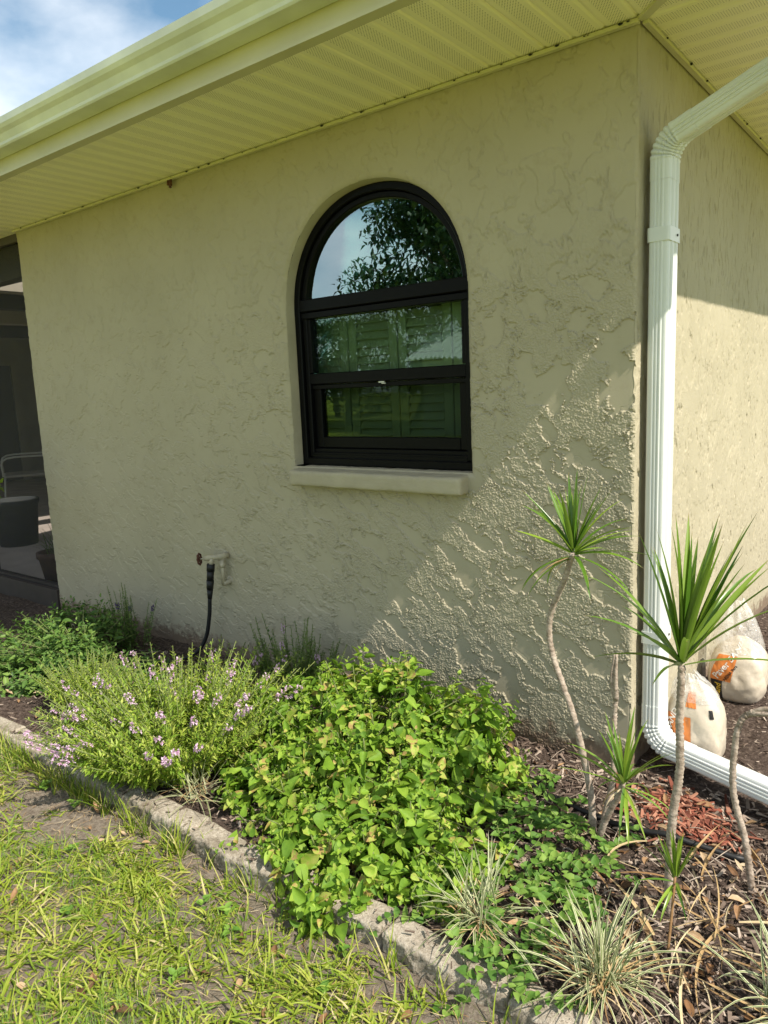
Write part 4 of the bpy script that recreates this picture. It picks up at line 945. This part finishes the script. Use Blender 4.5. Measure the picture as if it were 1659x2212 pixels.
# creeping vine -------------------------------------------------------------
def vine():
    t = empty('creeping_vine', (0.05, -0.75, 0), 'low creeping vine with small paired heart shaped leaves over the mulch', 'vine')
    P, D, S, U, paths = [], [], [], [], []
    for i in range(72):
        c = (rng.normal(0.0, 0.10), rng.normal(-0.78, 0.15)) if i < 44 else ((rng.normal(0.09, 0.03), rng.normal(-1.07, 0.04)) if i < 54 else (rng.normal(-0.2, 0.08), rng.normal(-0.5, 0.12)))
        a = rng.random() * 2 * math.pi; x, y = c; pts = []
        L_ = 6 + int(rng.integers(6)); lift = rng.random() * 0.07
        for k in range(L_):
            u = k / (L_ - 1); z = float(bed_z(x, y)) + 0.012 + lift * math.sin(u * math.pi * 0.8) + 0.01 * rng.random()
            if y < -1.13: z = max(-0.06, z - (-(y + 1.13)) * 0.9)
            pts.append((x, y, z)); a += rng.normal() * 0.35; x += math.cos(a) * 0.024; y += math.sin(a) * 0.024; y = min(y, -0.25)
        paths.append(pts)
        for k in range(1, L_):
            tg = unit(np.array(pts[k]) - np.array(pts[k - 1])); sd_ = np.cross(tg, [0, 0, 1.0])
            for s in (1, -1):
                P.append(pts[k]); D.append(sd_ * s + tg * 0.3 + np.array([0, 0, 0.25 + 0.3 * rng.random()]) + rng.normal(size=3) * 0.2); S.append(0.022 * (0.7 + 0.7 * rng.random())); U.append(np.array([0, -0.15, 1.0]) + rng.normal(size=3) * 0.3)
    P, D, S, U = map(np.array, (P, D, S, U))
    V, F, A = scatter(T_HEART, P, frames(D, U), S); mesh('foliage', V, F, M_VINE, t, True, {'rnd': A})
    mesh('runners', *stems_mesh(paths, 0.0011, 4), M_STEM, t)
vine()

# lawn grass, weeds ---------------------------------------------------------
def lawn():
    # tufts with runners, sparse near the edging; bare sand shows between them
    nt_ = 9500; tx = rng.uniform(-4.6, 1.6, nt_); ty = -1.22 - rng.random(nt_) * 2.6
    dens = 0.68 + 1.3 * fbm(tx * 1.6, ty * 1.6, 41, 3) + 0.45 * sstep(-1.3, -1.75, ty) - 0.25 * sstep(-0.9, -0.4, tx); keep = rng.random(nt_) < dens.clip(0.06, 1)
    tx, ty = tx[keep], ty[keep]; m = len(tx); per = rng.integers(5, 15, m); idx = np.repeat(np.arange(m), per); n = len(idx)
    spread = 0.022
    bx = tx[idx] + rng.normal(size=n) * spread; by = np.minimum(ty[idx] + rng.normal(size=n) * spread, -1.185)
    base = np.stack([bx, by, lawn_z(bx, by) - 0.003], 1)
    az = rng.random(n) * 2 * math.pi; el = R(8) + rng.random(n) ** 1.5 * R(66); ln = (0.03 + 0.07 * rng.random(n)) * (0.65 + 0.7 * rng.random(m))[idx]
    V, F, A, ac, al = blades(base, az, el, ln, 0.0034 + 0.0042 * rng.random(n), 0.3 + 1.2 * rng.random(n), 4, 0.2, lambda t: (1 - t ** 2) + 0.01, rng.normal(size=n) * 0.4, rng.normal(size=n) * 0.4)
    V[:, 2] = np.maximum(V[:, 2], lawn_z(V[:, 0], V[:, 1]) + 0.003)
    A = (A * 0.6 + np.repeat(rng.random(m)[idx], 15) * 0.45).clip(0, 1)
    o = mesh('lawn_grass', V, F, M_GRASS, None, True, {'rnd': A}); tag(o, 'patchy yellow green lawn grass growing through bare sandy soil', 'grass', kind='stuff')
    # taller tufts leaning on the edging
    m = 110; tx = rng.uniform(-3.2, 0.2, m); tx = np.where(rng.random(m) < 0.6, rng.uniform(-3.2, -1.0, m), tx); idx = np.repeat(np.arange(m), 9); n = len(idx)
    bx = tx[idx] + rng.normal(size=n) * 0.014; by = -1.192 - np.abs(rng.normal(size=n)) * 0.018
    V, F, A, ac, al = blades(np.stack([bx, by, lawn_z(bx, by)], 1), rng.random(n) * 6.28, R(45) + rng.random(n) * R(42), 0.05 + 0.10 * rng.random(n), 0.0028 + 0.0025 * rng.random(n), 0.2 + 0.9 * rng.random(n), 5, 0.2, lambda t: (1 - t ** 2) + 0.01, rng.normal(size=n) * 0.4, rng.normal(size=n) * 0.4)
    o = mesh('edge_grass', V, F, M_GRASS, None, True, {'rnd': A}); tag(o, 'taller grass blades leaning against the front of the concrete edging', 'grass', kind='stuff')
    # fine, hair-like grass in cushions
    nc = 60; cx = rng.uniform(-3.5, 0.6, nc); cy = -1.25 - rng.random(nc) * 0.9; n = nc * 130; idx = np.repeat(np.arange(nc), 130)
    bx = cx[idx] + rng.normal(size=n) * 0.045; by = np.minimum(cy[idx] + rng.normal(size=n) * 0.04, -1.19); base = np.stack([bx, by, lawn_z(bx, by)], 1)
    V, F, A, ac, al = blades(base, rng.random(n) * 6.28, R(40) + rng.random(n) * R(50), 0.025 + 0.04 * rng.random(n), np.full(n, 0.0013), 0.4 + rng.random(n), 3, 0.1, None)
    o = mesh('fine_grass', V, F, M_CLOVER, None, True, {'rnd': A}); tag(o, 'soft cushions of fine bright green grass in the lawn', 'grass', kind='stuff')
    # dry thatch lying flat
    n = 9000; bx = rng.uniform(-4, 1.2, n); by = -1.2 - rng.random(n) * 1.6; base = np.stack([bx, by, lawn_z(bx, by) + 0.004 + 0.01 * rng.random(n)], 1)
    V, F, A, ac, al = blades(base, rng.random(n) * 6.28, rng.normal(size=n) * 0.12, 0.02 + 0.05 * rng.random(n), np.full(n, 0.0022), rng.normal(size=n) * 0.2, 3, 0.1, None, None, rng.normal(size=n) * 0.6)
    o = mesh('dry_thatch', V, F, M_STRAW, None, True, {'rnd': A}); tag(o, 'pale dry grass stalks lying flat over the sandy soil', 'dry grass', kind='stuff')
    # broad little weeds
    P, D, S = [], [], []
    for i in range(26):
        x, y = rng.uniform(-2.6, 0.35), -1.22 - rng.random() * 0.6; a0 = rng.random() * 6.28; z = float(lawn_z(np.array(x), np.array(y)))
        for k in range(int(rng.integers(4, 9))):
            a = a0 + k * 2.1; P.append((x + rng.normal() * 0.006, y + rng.normal() * 0.006, z + 0.01 + 0.015 * rng.random())); D.append((math.cos(a), math.sin(a), 0.35 + 0.3 * rng.random())); S.append(0.016 + 0.012 * rng.random())
    P, D, S = map(np.array, (P, D, S)); V, F, A = scatter(T_HEART, P, frames(D), S)
    o = mesh('lawn_weeds', V, F, M_CLOVER, None, True, {'rnd': A}); tag(o, 'small broad leaved weeds scattered through the lawn', 'weeds', kind='stuff')
lawn()

# mulch and leaf litter ------------------------------------------------------
def litter():
    def chip(l, w, h):
        V, F = box(-w/2, w/2, -l/2, l/2, -h/2, h/2); V = np.array(V); V[:, 0] *= 1 - 0.5 * (V[:, 1] > 0); return V, F
    T = [chip(1, 0.22, 0.10), chip(1, 0.32, 0.08), chip(1, 0.14, 0.12)]
    def lay(n, x, y, smin, smax, mat, name, label, kind='stuff', lift=0.006, tilt=0.3, tpl=T, cat='mulch'):
        a = rng.random(n) * 6.28; d = np.stack([np.cos(a), np.sin(a), rng.normal(size=n) * tilt], 1); u = np.array([0, 0, 1.0]) + rng.normal(size=(n, 3)) * tilt
        p = np.stack([x, y, bed_z(x, y) + lift * (0.3 + 1.4 * rng.random(n))], 1)
        V, F, A = scatter(tpl, p, frames(d, u), smin + (smax - smin) * rng.random(n) ** 1.6)
        o = mesh(name, V, F, mat, None, False, {'rnd': A}); tag(o, label, cat, kind=kind)
    n = 9000; x = rng.uniform(-1.0, 1.3, n); y = rng.uniform(-1.06, 0.0, n); lay(n, x, y, 0.008, 0.045, M_CHIP, 'bark_mulch', 'dark brown shredded bark mulch covering the planting bed')
    n = 6500; x = rng.uniform(0.02, 1.4, n); y = rng.uniform(0.0, 3.0, n); lay(n, x, y, 0.006, 0.03, M_CHIP, 'dark_mulch', 'dark damp mulch along the sunlit side wall', lift=0.004)
    n = 2600; x = rng.uniform(-3.6, -0.9, n); y = rng.uniform(-1.06, -0.1, n); lay(n, x, y, 0.008, 0.04, M_CHIP, 'shaded_mulch', 'brown mulch under the flowering plants by the wall')
    n = 560; x = 0.24 + rng.normal(size=n) * 0.09; y = -0.20 + rng.normal(size=n) * 0.06 - 0.15 * (x - 0.25); k = (y < -0.02) & (y > -0.42); lay(int(k.sum()), x[k], y[k], 0.012, 0.055, M_REDCHIP, 'red_mulch', 'patch of red wood mulch under the downspout elbow', lift=0.010)
    TL = [leaf_template(0.42, 0, 0.6, d, 4, 0.85) for d in (-0.3, 0.2, 0.6)]
    n = 520; x = rng.uniform(-0.75, 1.2, n); y = -1.03 + rng.random(n) * 0.95; lay(n, x, y, 0.022, 0.062, M_DRY, 'leaf_litter', 'curled brown fallen leaves lying on the mulch', lift=0.012, tilt=0.35, tpl=TL, cat='dead leaves')
    n = 130; x = rng.uniform(-3.2, -1.6, n); y = -1.02 + rng.random(n) * 0.6; lay(n, x, y, 0.03, 0.06, M_DRY, 'fallen_leaves', 'tan fallen leaves on the mulch left of the pink flowers', lift=0.012, tilt=0.35, tpl=TL, cat='dead leaves')
    n = 90; x = rng.uniform(-2.8, 0.5, n); y = -1.22 - rng.random(n) * 0.7
    a = rng.random(n) * 6.28; p = np.stack([x, y, lawn_z(x, y) + 0.012], 1); V, F, A = scatter(TL, p, frames(np.stack([np.cos(a), np.sin(a), rng.normal(size=n) * .25], 1), np.array([0, 0, 1.0]) + rng.normal(size=(n, 3)) * .3), 0.02 + 0.03 * rng.random(n))
    o = mesh('lawn_leaves', V, F, M_DRY, None, True, {'rnd': A}); tag(o, 'brown oak leaves caught in the lawn grass', 'dead leaves', kind='stuff')
    n = 260; x = rng.uniform(-3.0, 0.9, n); y = rng.uniform(-1.165, -1.09, n); a = rng.random(n) * 6.28
    V, F, A = scatter(T, np.stack([x, y, np.full(n, 0.003)], 1), frames(np.stack([np.cos(a), np.sin(a), rng.normal(size=n) * 0.1], 1)), 0.006 + 0.022 * rng.random(n) ** 2)
    o = mesh('spilled_mulch', V, F, M_CHIP, None, False, {'rnd': A}); tag(o, 'bits of bark spilled over the top of the concrete edging', 'mulch', kind='stuff')
    # long dry straps dropped by the dracaenas
    n = 95; x = rng.normal(0.42, 0.24, n); y = rng.normal(-0.72, 0.17, n); k = (y > -1.02) & (y < -0.3); x, y = x[k], y[k]; n = len(x)
    base = np.stack([x, y, bed_z(x, y) + 0.014 + 0.02 * rng.random(n)], 1)
    V, F, A, ac, al = blades(base, rng.random(n) * 6.28, 0.05 + rng.normal(size=n) * 0.12, 0.12 + 0.22 * rng.random(n), 0.004 + 0.009 * rng.random(n) ** 2, 0.1 + rng.random(n) * 0.3, 7, 0.25, None, rng.normal(size=n) * 0.4, rng.normal(size=n) * 0.6)
    V[:, 2] = np.maximum(V[:, 2], bed_z(V[:, 0], V[:, 1]) + 0.006)
    o = mesh('dry_straps', V, F, M_STRAW, None, True, {'rnd': A}); tag(o, 'long tan dried dracaena leaves strewn over the mulch', 'dead leaves', kind='stuff')
    # twigs
    n = 160; x = rng.uniform(-0.7, 1.1, n); y = rng.uniform(-1.0, -0.05, n); parts = []
    for i in range(n):
        a = rng.random() * 6.28; l = 0.04 + 0.11 * rng.random(); z = float(bed_z(x[i], y[i])) + 0.012
        parts.append(tube(spline([(x[i], y[i], z), (x[i] + math.cos(a) * l * .5 + rng.normal() * .008, y[i] + math.sin(a) * l * .5, z + 0.008), (x[i] + math.cos(a) * l, y[i] + math.sin(a) * l, z + rng.normal() * 0.004)], 5), 0.0014, 4))
    V, F = join(parts); o = mesh('twigs', V, F, M_TRUNK); tag(o, 'thin pale twigs scattered over the mulch', 'twigs', kind='stuff')
litter()

# ------------------------------------------------------------------ sand bags
M_SAND = simple('bagged_sand', (0.56, 0.48, 0.37), 0.30, 0.10, 25, 0.6, 0.6, 35)
M_ORANGE = simple('orange_print', (0.62, 0.20, 0.045), 0.35, 0.06, 12)
M_WPRINT = simple('white_print', (0.78, 0.74, 0.68), 0.4, 0.03, 12)
M_BPRINT = simple('black_print', (0.02, 0.018, 0.016), 0.4, 0.1, 12)
M_YPRINT = simple('yellow_print', (0.72, 0.48, 0.05), 0.4, 0.05, 12)
def film_mat():
    m, nt, b = newmat('clear_film')
    b.inputs['Base Color'].default_value = (0.80, 0.77, 0.72, 1); b.inputs['Roughness'].default_value = 0.12; b.inputs['Specular IOR Level'].default_value = 0.7
    tr = N(nt, 'ShaderNodeBsdfTransparent'); mx = N(nt, 'ShaderNodeMixShader'); 
    f = math_(nt, 'ADD', math_(nt, 'MULTIPLY', noise(nt, 14, 4, 0.6, None, 0.8), 0.6), 0.02); L(nt, f, mx.inputs[0])
    bump(nt, b, noise(nt, 22, 4, 0.6, None, 1.2), 0.8, 0.02)
    L(nt, b.outputs[0], mx.inputs[2]); L(nt, tr.outputs[0], mx.inputs[1]); L(nt, mx.outputs[0], nt.nodes['Material Output'].inputs[0]); return m
M_FILM = film_mat()
def text_mesh(body, size):
    cu = bpy.data.curves.new('lettering', 'FONT'); cu.body = body; cu.size = size; cu.resolution_u = 3; cu.offset = size * 0.02
    o = bpy.data.objects.new('lettering', cu); col.objects.link(o)
    dg = bpy.context.evaluated_depsgraph_get(); me = bpy.data.meshes.new_from_object(o.evaluated_get(dg))
    V = np.array([v.co[:] for v in me.vertices]); F = [tuple(p.vertices) for p in me.polygons]
    bpy.data.objects.remove(o); bpy.data.curves.remove(cu); bpy.data.meshes.remove(me); return V, F
class Bag:
    def __init__(s, c, a, b, h, seed, lean=(0, 0)): s.c, s.a, s.b, s.h, s.seed, s.lean = np.array(c), a, b, h, seed, np.array(lean)
    def at(s, th, z, off=0.0):
        th, z = np.asarray(th, float), np.asarray(z, float); v = z / s.h
        prof = np.clip(1 - np.abs(np.clip(v, 0, 1) * 2 - 0.86) ** 3.2 / 1.75, 0.0, 1); prof = np.where(v < 0.06, prof * (0.86 + 0.14 * np.clip(v / 0.06, 0, 1)), prof)
        k = (np.abs(np.cos(th)) ** 3.2 + np.abs(np.sin(th)) ** 3.2) ** (-1 / 3.2)
        lump = 1 - 0.055 * np.abs(perlin(np.cos(th) * 2.6 + s.seed, z * 16 + np.sin(th) * 2.6, s.seed + 4)) - 0.035 * np.abs(perlin(np.cos(th) * 6 + z * 18, z * 22 - np.sin(th) * 6, s.seed + 6)) + 0.045 * perlin(np.cos(th) * 2 + s.seed, z * 14 + np.sin(th) * 2, s.seed) + 0.012 * perlin(th * 7, z * 40, s.seed + 1)
        r = prof * k * lump
        x = s.c[0] + s.a * r * np.cos(th) + s.lean[0] * v; y = s.c[1] + s.b * r * np.sin(th) + s.lean[1] * v
        n = np.stack([np.cos(th) / s.a, np.sin(th) / s.b, np.zeros_like(th)], -1); n = n / np.linalg.norm(n, axis=-1, keepdims=True)
        return np.stack([x, y, s.c[2] + z], -1) + n * off
def bag(B, label, orange, texts, film_h, spec):
    t = empty('sand_bag', tuple(B.c), label, 'sand bag', 'bags of sand by the side wall')
    nt_, nz = 64, 40; th = np.linspace(0, 2 * math.pi, nt_ + 1)[:-1]; z = np.linspace(0.0, B.h * 0.985, nz)
    TH, Z = np.meshgrid(th, z, indexing='ij'); V = B.at(TH, Z).reshape(-1, 3); F = []
    for i in range(nt_):
        for j in range(nz - 1): F.append((i*nz+j, ((i+1) % nt_)*nz+j, ((i+1) % nt_)*nz+j+1, i*nz+j+1))
    F.append(tuple(i * nz + nz - 1 for i in range(nt_)))
    F.append(tuple(i * nz for i in range(nt_))[::-1])
    mesh('sand_body', V, F, M_SAND, t)
    def patch(name, m, t0, t1, z0, z1, off, slant=0.0):
        a = np.linspace(t0, t1, 24); q = np.linspace(z0, z1, 24); A, Q = np.meshgrid(a, q, indexing='ij')
        P = B.at(A + slant * (Q - z0), Q, off).reshape(-1, 3); mesh(name, P, grid_faces(24, 24), m, t)
    for (name, m, t0, t1, z0, z1, off, sl) in orange: patch(name, m, t0, t1, z0, z1, off, sl)
    rad = (B.a + B.b) / 2
    for body, size, tc_, zc, ang, m, off in texts:
        Vt, Ft = text_mesh(body, size); c, s = math.cos(ang), math.sin(ang)
        u = Vt[:, 0] * c - Vt[:, 1] * s; w = Vt[:, 0] * s + Vt[:, 1] * c
        mesh('lettering', B.at(tc_ + u / rad, zc + w, off), Ft, m, t, False)
    # loose clear film gathered above the sand
    if film_h:
        nf, nh = 72, 22; th = np.linspace(0, 2 * math.pi, nf + 1)[:-1]; q = np.linspace(0, 1, nh); TH, Q = np.meshgrid(th, q, indexing='ij')
        z0 = B.h * 0.80; base = B.at(TH, np.full_like(TH, z0), 0.004); top = np.array([B.c[0] + spec[0], B.c[1] + spec[1], B.c[2] + film_h])
        rr = (1 - 0.72 * Q ** 1.5) * (1 + 0.16 * perlin(TH * 3.5, Q * 4, 7) * Q + 0.10 * np.cos(TH * 9) * Q)
        ctr = np.array([B.c[0], B.c[1], 0]) * (1 - Q)[..., None] + np.array([top[0], top[1], 0]) * Q[..., None]
        V = np.zeros(TH.shape + (3,)); V[..., 0] = ctr[..., 0] + (base[..., 0] - B.c[0]) * rr; V[..., 1] = ctr[..., 1] + (base[..., 1] - B.c[1]) * rr
        V[..., 2] = B.c[2] + z0 + (film_h - z0) * Q + 0.012 * perlin(TH * 3, Q * 5, 9) * Q
        F = []
        for i in range(nf):
            for j in range(nh - 1): F.append((i*nh+j, ((i+1) % nf)*nh+j, ((i+1) % nf)*nh+j+1, i*nh+j+1))
        mesh('clear_wrap', V.reshape(-1, 3), F, M_FILM, t)
B1 = Bag((0.172, 0.215, -0.035), 0.098, 0.085, 0.315, 3, (-0.015, 0.0))
f1 = R(-100)
bag(B1, 'nearer sand bag with orange stripe, directly behind the downspout elbow', [('orange_panel', M_ORANGE, R(-160), R(-88), 0.025, 0.20, 0.0018, 0.0), ('orange_panel', M_ORANGE, R(-100), R(-76), 0.235, 0.285, 0.0018, 0.0), ('black_patch', M_BPRINT, R(-50), R(-42), 0.205, 0.235, 0.0018, 0.0)],
    [('Paver SAND', 0.034, R(-143), 0.05, R(74), M_WPRINT, 0.0035), ('ARENA Para', 0.018, R(-124), 0.05, R(74), M_BPRINT, 0.0035)], 0.345, (-0.03, -0.01))
B2 = Bag((0.165, 0.86, -0.03), 0.118, 0.10, 0.275, 11, (0.0, 0.03))
bag(B2, 'farther sand bag with loose clear top leaning on the wall', [('orange_panel', M_ORANGE, R(-136), R(-96), 0.10, 0.21, 0.0018, 1.6), ('black_patch', M_BPRINT, R(-134), R(-112), 0.015, 0.10, 0.0018, 0.0)],
    [('Paver SAND', 0.036, R(-120), 0.105, R(60), M_WPRINT, 0.0035), ('ARENA Para', 0.016, R(-106), 0.10, R(60), M_BPRINT, 0.0035), ('iland', 0.032, R(-117), 0.028, R(84), M_YPRINT, 0.0035)], 0.43, (-0.03, 0.05))

# ------------------------------------------------------------------ things on the porch
M_SLING = simple('sling_fabric', (0.42, 0.39, 0.33), 0.8, 0.08, 20)
M_PLAST = simple('dark_plastic', (0.045, 0.05, 0.05), 0.6, 0.15, 10)
M_CLAY = simple('brown_clay', (0.13, 0.075, 0.055), 0.85, 0.2, 12)
def lathe(prof, n=28):
    V, F = [], []; m = len(prof)
    for i in range(n):
        a = 2 * math.pi * i / n
        for r, z in prof: V.append((r * math.cos(a), r * math.sin(a), z))
    for i in range(n):
        for j in range(m - 1): F.append((i*m+j, ((i+1) % n)*m+j, ((i+1) % n)*m+j+1, i*m+j+1))
    F.append(tuple(i * m for i in range(n))[::-1]); F.append(tuple(i * m + m - 1 for i in range(n)))
    return np.array(V), F
ch = empty('patio_chair', (-8.7, 2.25, PF), 'pale sling patio chair with thin metal legs in the dark porch', 'chair')
cth = R(-25)
def cpt(P): 
    P = np.asarray(P, float).reshape(-1, 3); c, s = math.cos(cth), math.sin(cth); return np.stack([-8.7 + P[:, 0] * c - P[:, 1] * s, 2.25 + P[:, 0] * s + P[:, 1] * c, PF + P[:, 2]], 1)
V, F = box(-0.26, 0.26, -0.28, 0.26, 0.40, 0.43, 0.008); mesh('seat', cpt(V), F, M_SLING, ch, False)
V, F = box(-0.26, 0.26, 0.27, 0.30, 0.44, 1.0, 0.008); V = np.array(V); V[:, 1] += (V[:, 2] - 0.44) * 0.35; mesh('backrest', cpt(V), F, M_SLING, ch, False)
for sx in (-1, 1):
    for pts in ([(sx * .27, -.28, .42), (sx * .30, -.32, 0.0)], [(sx * .27, .24, .42), (sx * .30, .34, 0.0)]):
        V, F = tube(pts, 0.011, 8); mesh('leg', cpt(V), F, M_SHUT, ch)
    V, F = tube(spline([(sx * .28, -.30, .42), (sx * .29, -.26, .64), (sx * .29, .2, .66), (sx * .28, .38, .72)], 14), 0.012, 8); mesh('armrest', cpt(V), F, M_SHUT, ch)
pt = empty('plant_pot', (-6.15, 0.82, PF), 'big round charcoal plant pot on the porch floor at the left edge', 'pot')
V, F = lathe([(0.10, 0.0), (0.165, 0.0), (0.20, 0.36), (0.215, 0.40), (0.215, 0.43), (0.195, 0.43), (0.18, 0.38), (0.02, 0.37)]); mesh('pot', V + np.array([-6.15, 0.82, PF]), F, M_PLAST, pt)
pp = empty('potted_grass', (-4.42, 0.27, PF), 'brown tapered planter with wispy grass just inside the screen', 'potted plant')
V, F = lathe([(0.06, 0.0), (0.095, 0.0), (0.125, 0.17), (0.14, 0.18), (0.14, 0.22), (0.12, 0.22), (0.11, 0.19), (0.01, 0.185)]); mesh('pot', V + np.array([-4.42, 0.27, PF]), F, M_CLAY, pp)
n = 60; V, F, A, ac, al = blades(np.stack([-4.42 + rng.normal(size=n) * .03, 0.27 + rng.normal(size=n) * .03, np.full(n, PF + 0.19)], 1), rng.random(n) * 6.28, R(40) + rng.random(n) * R(50), 0.16 + 0.2 * rng.random(n), np.full(n, 0.006), 0.6 + rng.random(n), 6, .15, None); mesh('blades', V, F, M_SALV, pp, True, {'rnd': A})
def side_shrub():
    t = empty('tall_shrub', (-4.15, -0.62, -0.02), 'tall leafy shrub reaching into view at the left edge before the porch screen', 'shrub')
    p, nn = dome_points(110, (-4.05, -0.50, 0.80), (0.22, 0.2, 0.26), 0.55, 0.2, 4, 0.3); s1 = shoots(p, nn, 4, 0.035, 0.075, R(60), 0.2, 0.5)
    V, F, A = scatter(T_OVAL, s1[0], frames(s1[1], s1[3]), s1[2]); mesh('foliage', V, F, M_BUSH, t, True, {'rnd': A})
    mesh('stems', *stems_mesh([[np.array([-4.15 + rng.normal() * .03, -0.62, -0.03]), np.array([-4.1, -0.56, 0.6]), q] for q in p[::4]], 0.004, 5), M_STEM, t)
side_shrub()

# mud dauber nest under the eave
w = mesh('wasp_nest', *join([tube([(-2.32 + dx, -0.02 + dy, HS - 0.018), (-2.32 + dx, -0.022 + dy, HS - 0.018 - l)], [0.006, 0.007], 8) for dx, dy, l in ((0, 0, 0.035), (0.012, -0.004, 0.028), (-0.010, -0.003, 0.022))]), M_RUST)
tag(w, 'tiny dark wasp nest hanging where soffit meets wall', 'wasp nest')

# ------------------------------------------------------------------ what the window mirrors: trees and a shed across the lawn
def tree(x, y, h, cr_, seed, label, mat, n=7000, low=0.30, leaf=0.20, nb=14):
    r_ = np.random.default_rng(seed); t = empty('tree', (x, y, -0.09), label, 'tree', 'trees across the lawn')
    parts = [tube(spline([(x, y, -0.2), (x + r_.normal() * .15, y + r_.normal() * .15, h * .3), (x + r_.normal() * .3, y + r_.normal() * .3, h * .62)], 12), [0.24 * h / 7 * (1 - 0.055 * i) for i in range(13)], 10)]
    cen = []
    for k in range(nb):
        a = r_.random() * 6.28; rr = cr_ * (0.35 + 0.6 * r_.random()); e = np.array([x + math.cos(a) * rr, y + math.sin(a) * rr, h * (low + (0.92 - low) * r_.random())]); cen.append(e)
        s = np.array([x, y, h * (0.22 + 0.3 * r_.random())]); parts.append(tube(spline([s, s * .5 + e * .5 + np.array([0, 0, 0.25]), e], 6), [0.07 * h / 7 * (1 - 0.12 * i) for i in range(7)], 6))
    mesh('trunk', *join(parts), M_BARK, t)
    cen.append(np.array([x, y, h * 0.85])); cen = np.array(cen); k = r_.integers(0, len(cen), n); d = unit(r_.normal(size=(n, 3))) * (r_.random(n) ** 0.5)[:, None]
    p = cen[k] + d * np.array([1, 1, 0.62]) * cr_ * 0.40
    V, F, A = scatter([small_leaf(0.5, 0.2, 0.2)], p, frames(unit(r_.normal(size=(n, 3)) + np.array([0, 0, -0.3]))), leaf * (0.7 + 0.6 * r_.random(n)))
    mesh('crown', V, F, mat, t, True, {'rnd': A})
tree(-13.6, -21.5, 9.4, 4.3, 1, 'large dark spreading oak mirrored in the right of the arched pane', M_TREE, 24000, 0.36, 0.27, 26)
tree(-18.5, -20.0, 4.5, 1.9, 2, 'light green bushy tree mirrored at the left of the arched pane', M_TREE2, 4200, 0.2)
tree(-16.5, -21.5, 4.6, 1.9, 3, 'mid green tree mirrored between the oak and the light tree', M_TREE, 4200, 0.2)
tree(-23.0, -19.5, 4.6, 2.4, 4, 'low round tree mirrored farthest left in the window', M_TREE2, 3600, 0.12)
tree(-20.5, -31.0, 6.0, 3.6, 5, 'distant dark tree mirrored low behind the shed', M_TREE, 4200, 0.1, 0.22)
tree(-27.0, -29.0, 5.6, 3.8, 6, 'distant broad tree mirrored behind the light green tree', M_TREE, 4200, 0.1, 0.22)
tree(-14.0, -33.0, 6.4, 3.8, 8, 'distant tall tree mirrored at the far right of the window', M_TREE, 4200, 0.1, 0.22)
M_SHED = simple('shed_siding', (0.42, 0.42, 0.38), 0.7, 0.08, 3); M_TIN = simple('shed_tin', (0.72, 0.74, 0.74), 0.35, 0.06, 6, 0.5)
sh = empty('garden_shed', (-11.0, -17.6, -0.09), 'grey garden shed with white corrugated roof mirrored in the upper sash', 'shed')
mesh('wall', *join([box(-12.6, -9.4, -19.2, -16.6, -0.12, 2.15)]), M_SHED, sh, False)
V, F = [], []; xs2 = np.linspace(-12.95, -9.05, 118)
for x in xs2:
    zb = 0.03 * math.cos((x + 13) / 0.2 * 2 * math.pi)
    V += [(x, -16.25, 2.12 + zb), (x, -17.9, 3.0 + zb), (x, -19.55, 2.12 + zb), (x, -19.55, 2.09 + zb), (x, -17.9, 2.97 + zb), (x, -16.25, 2.09 + zb)]
for i in range(len(xs2) - 1):
    for k in range(6): F.append((i*6+k, i*6+(k+1) % 6, (i+1)*6+(k+1) % 6, (i+1)*6+k))
mesh('roof', V, F, M_TIN, sh, False)
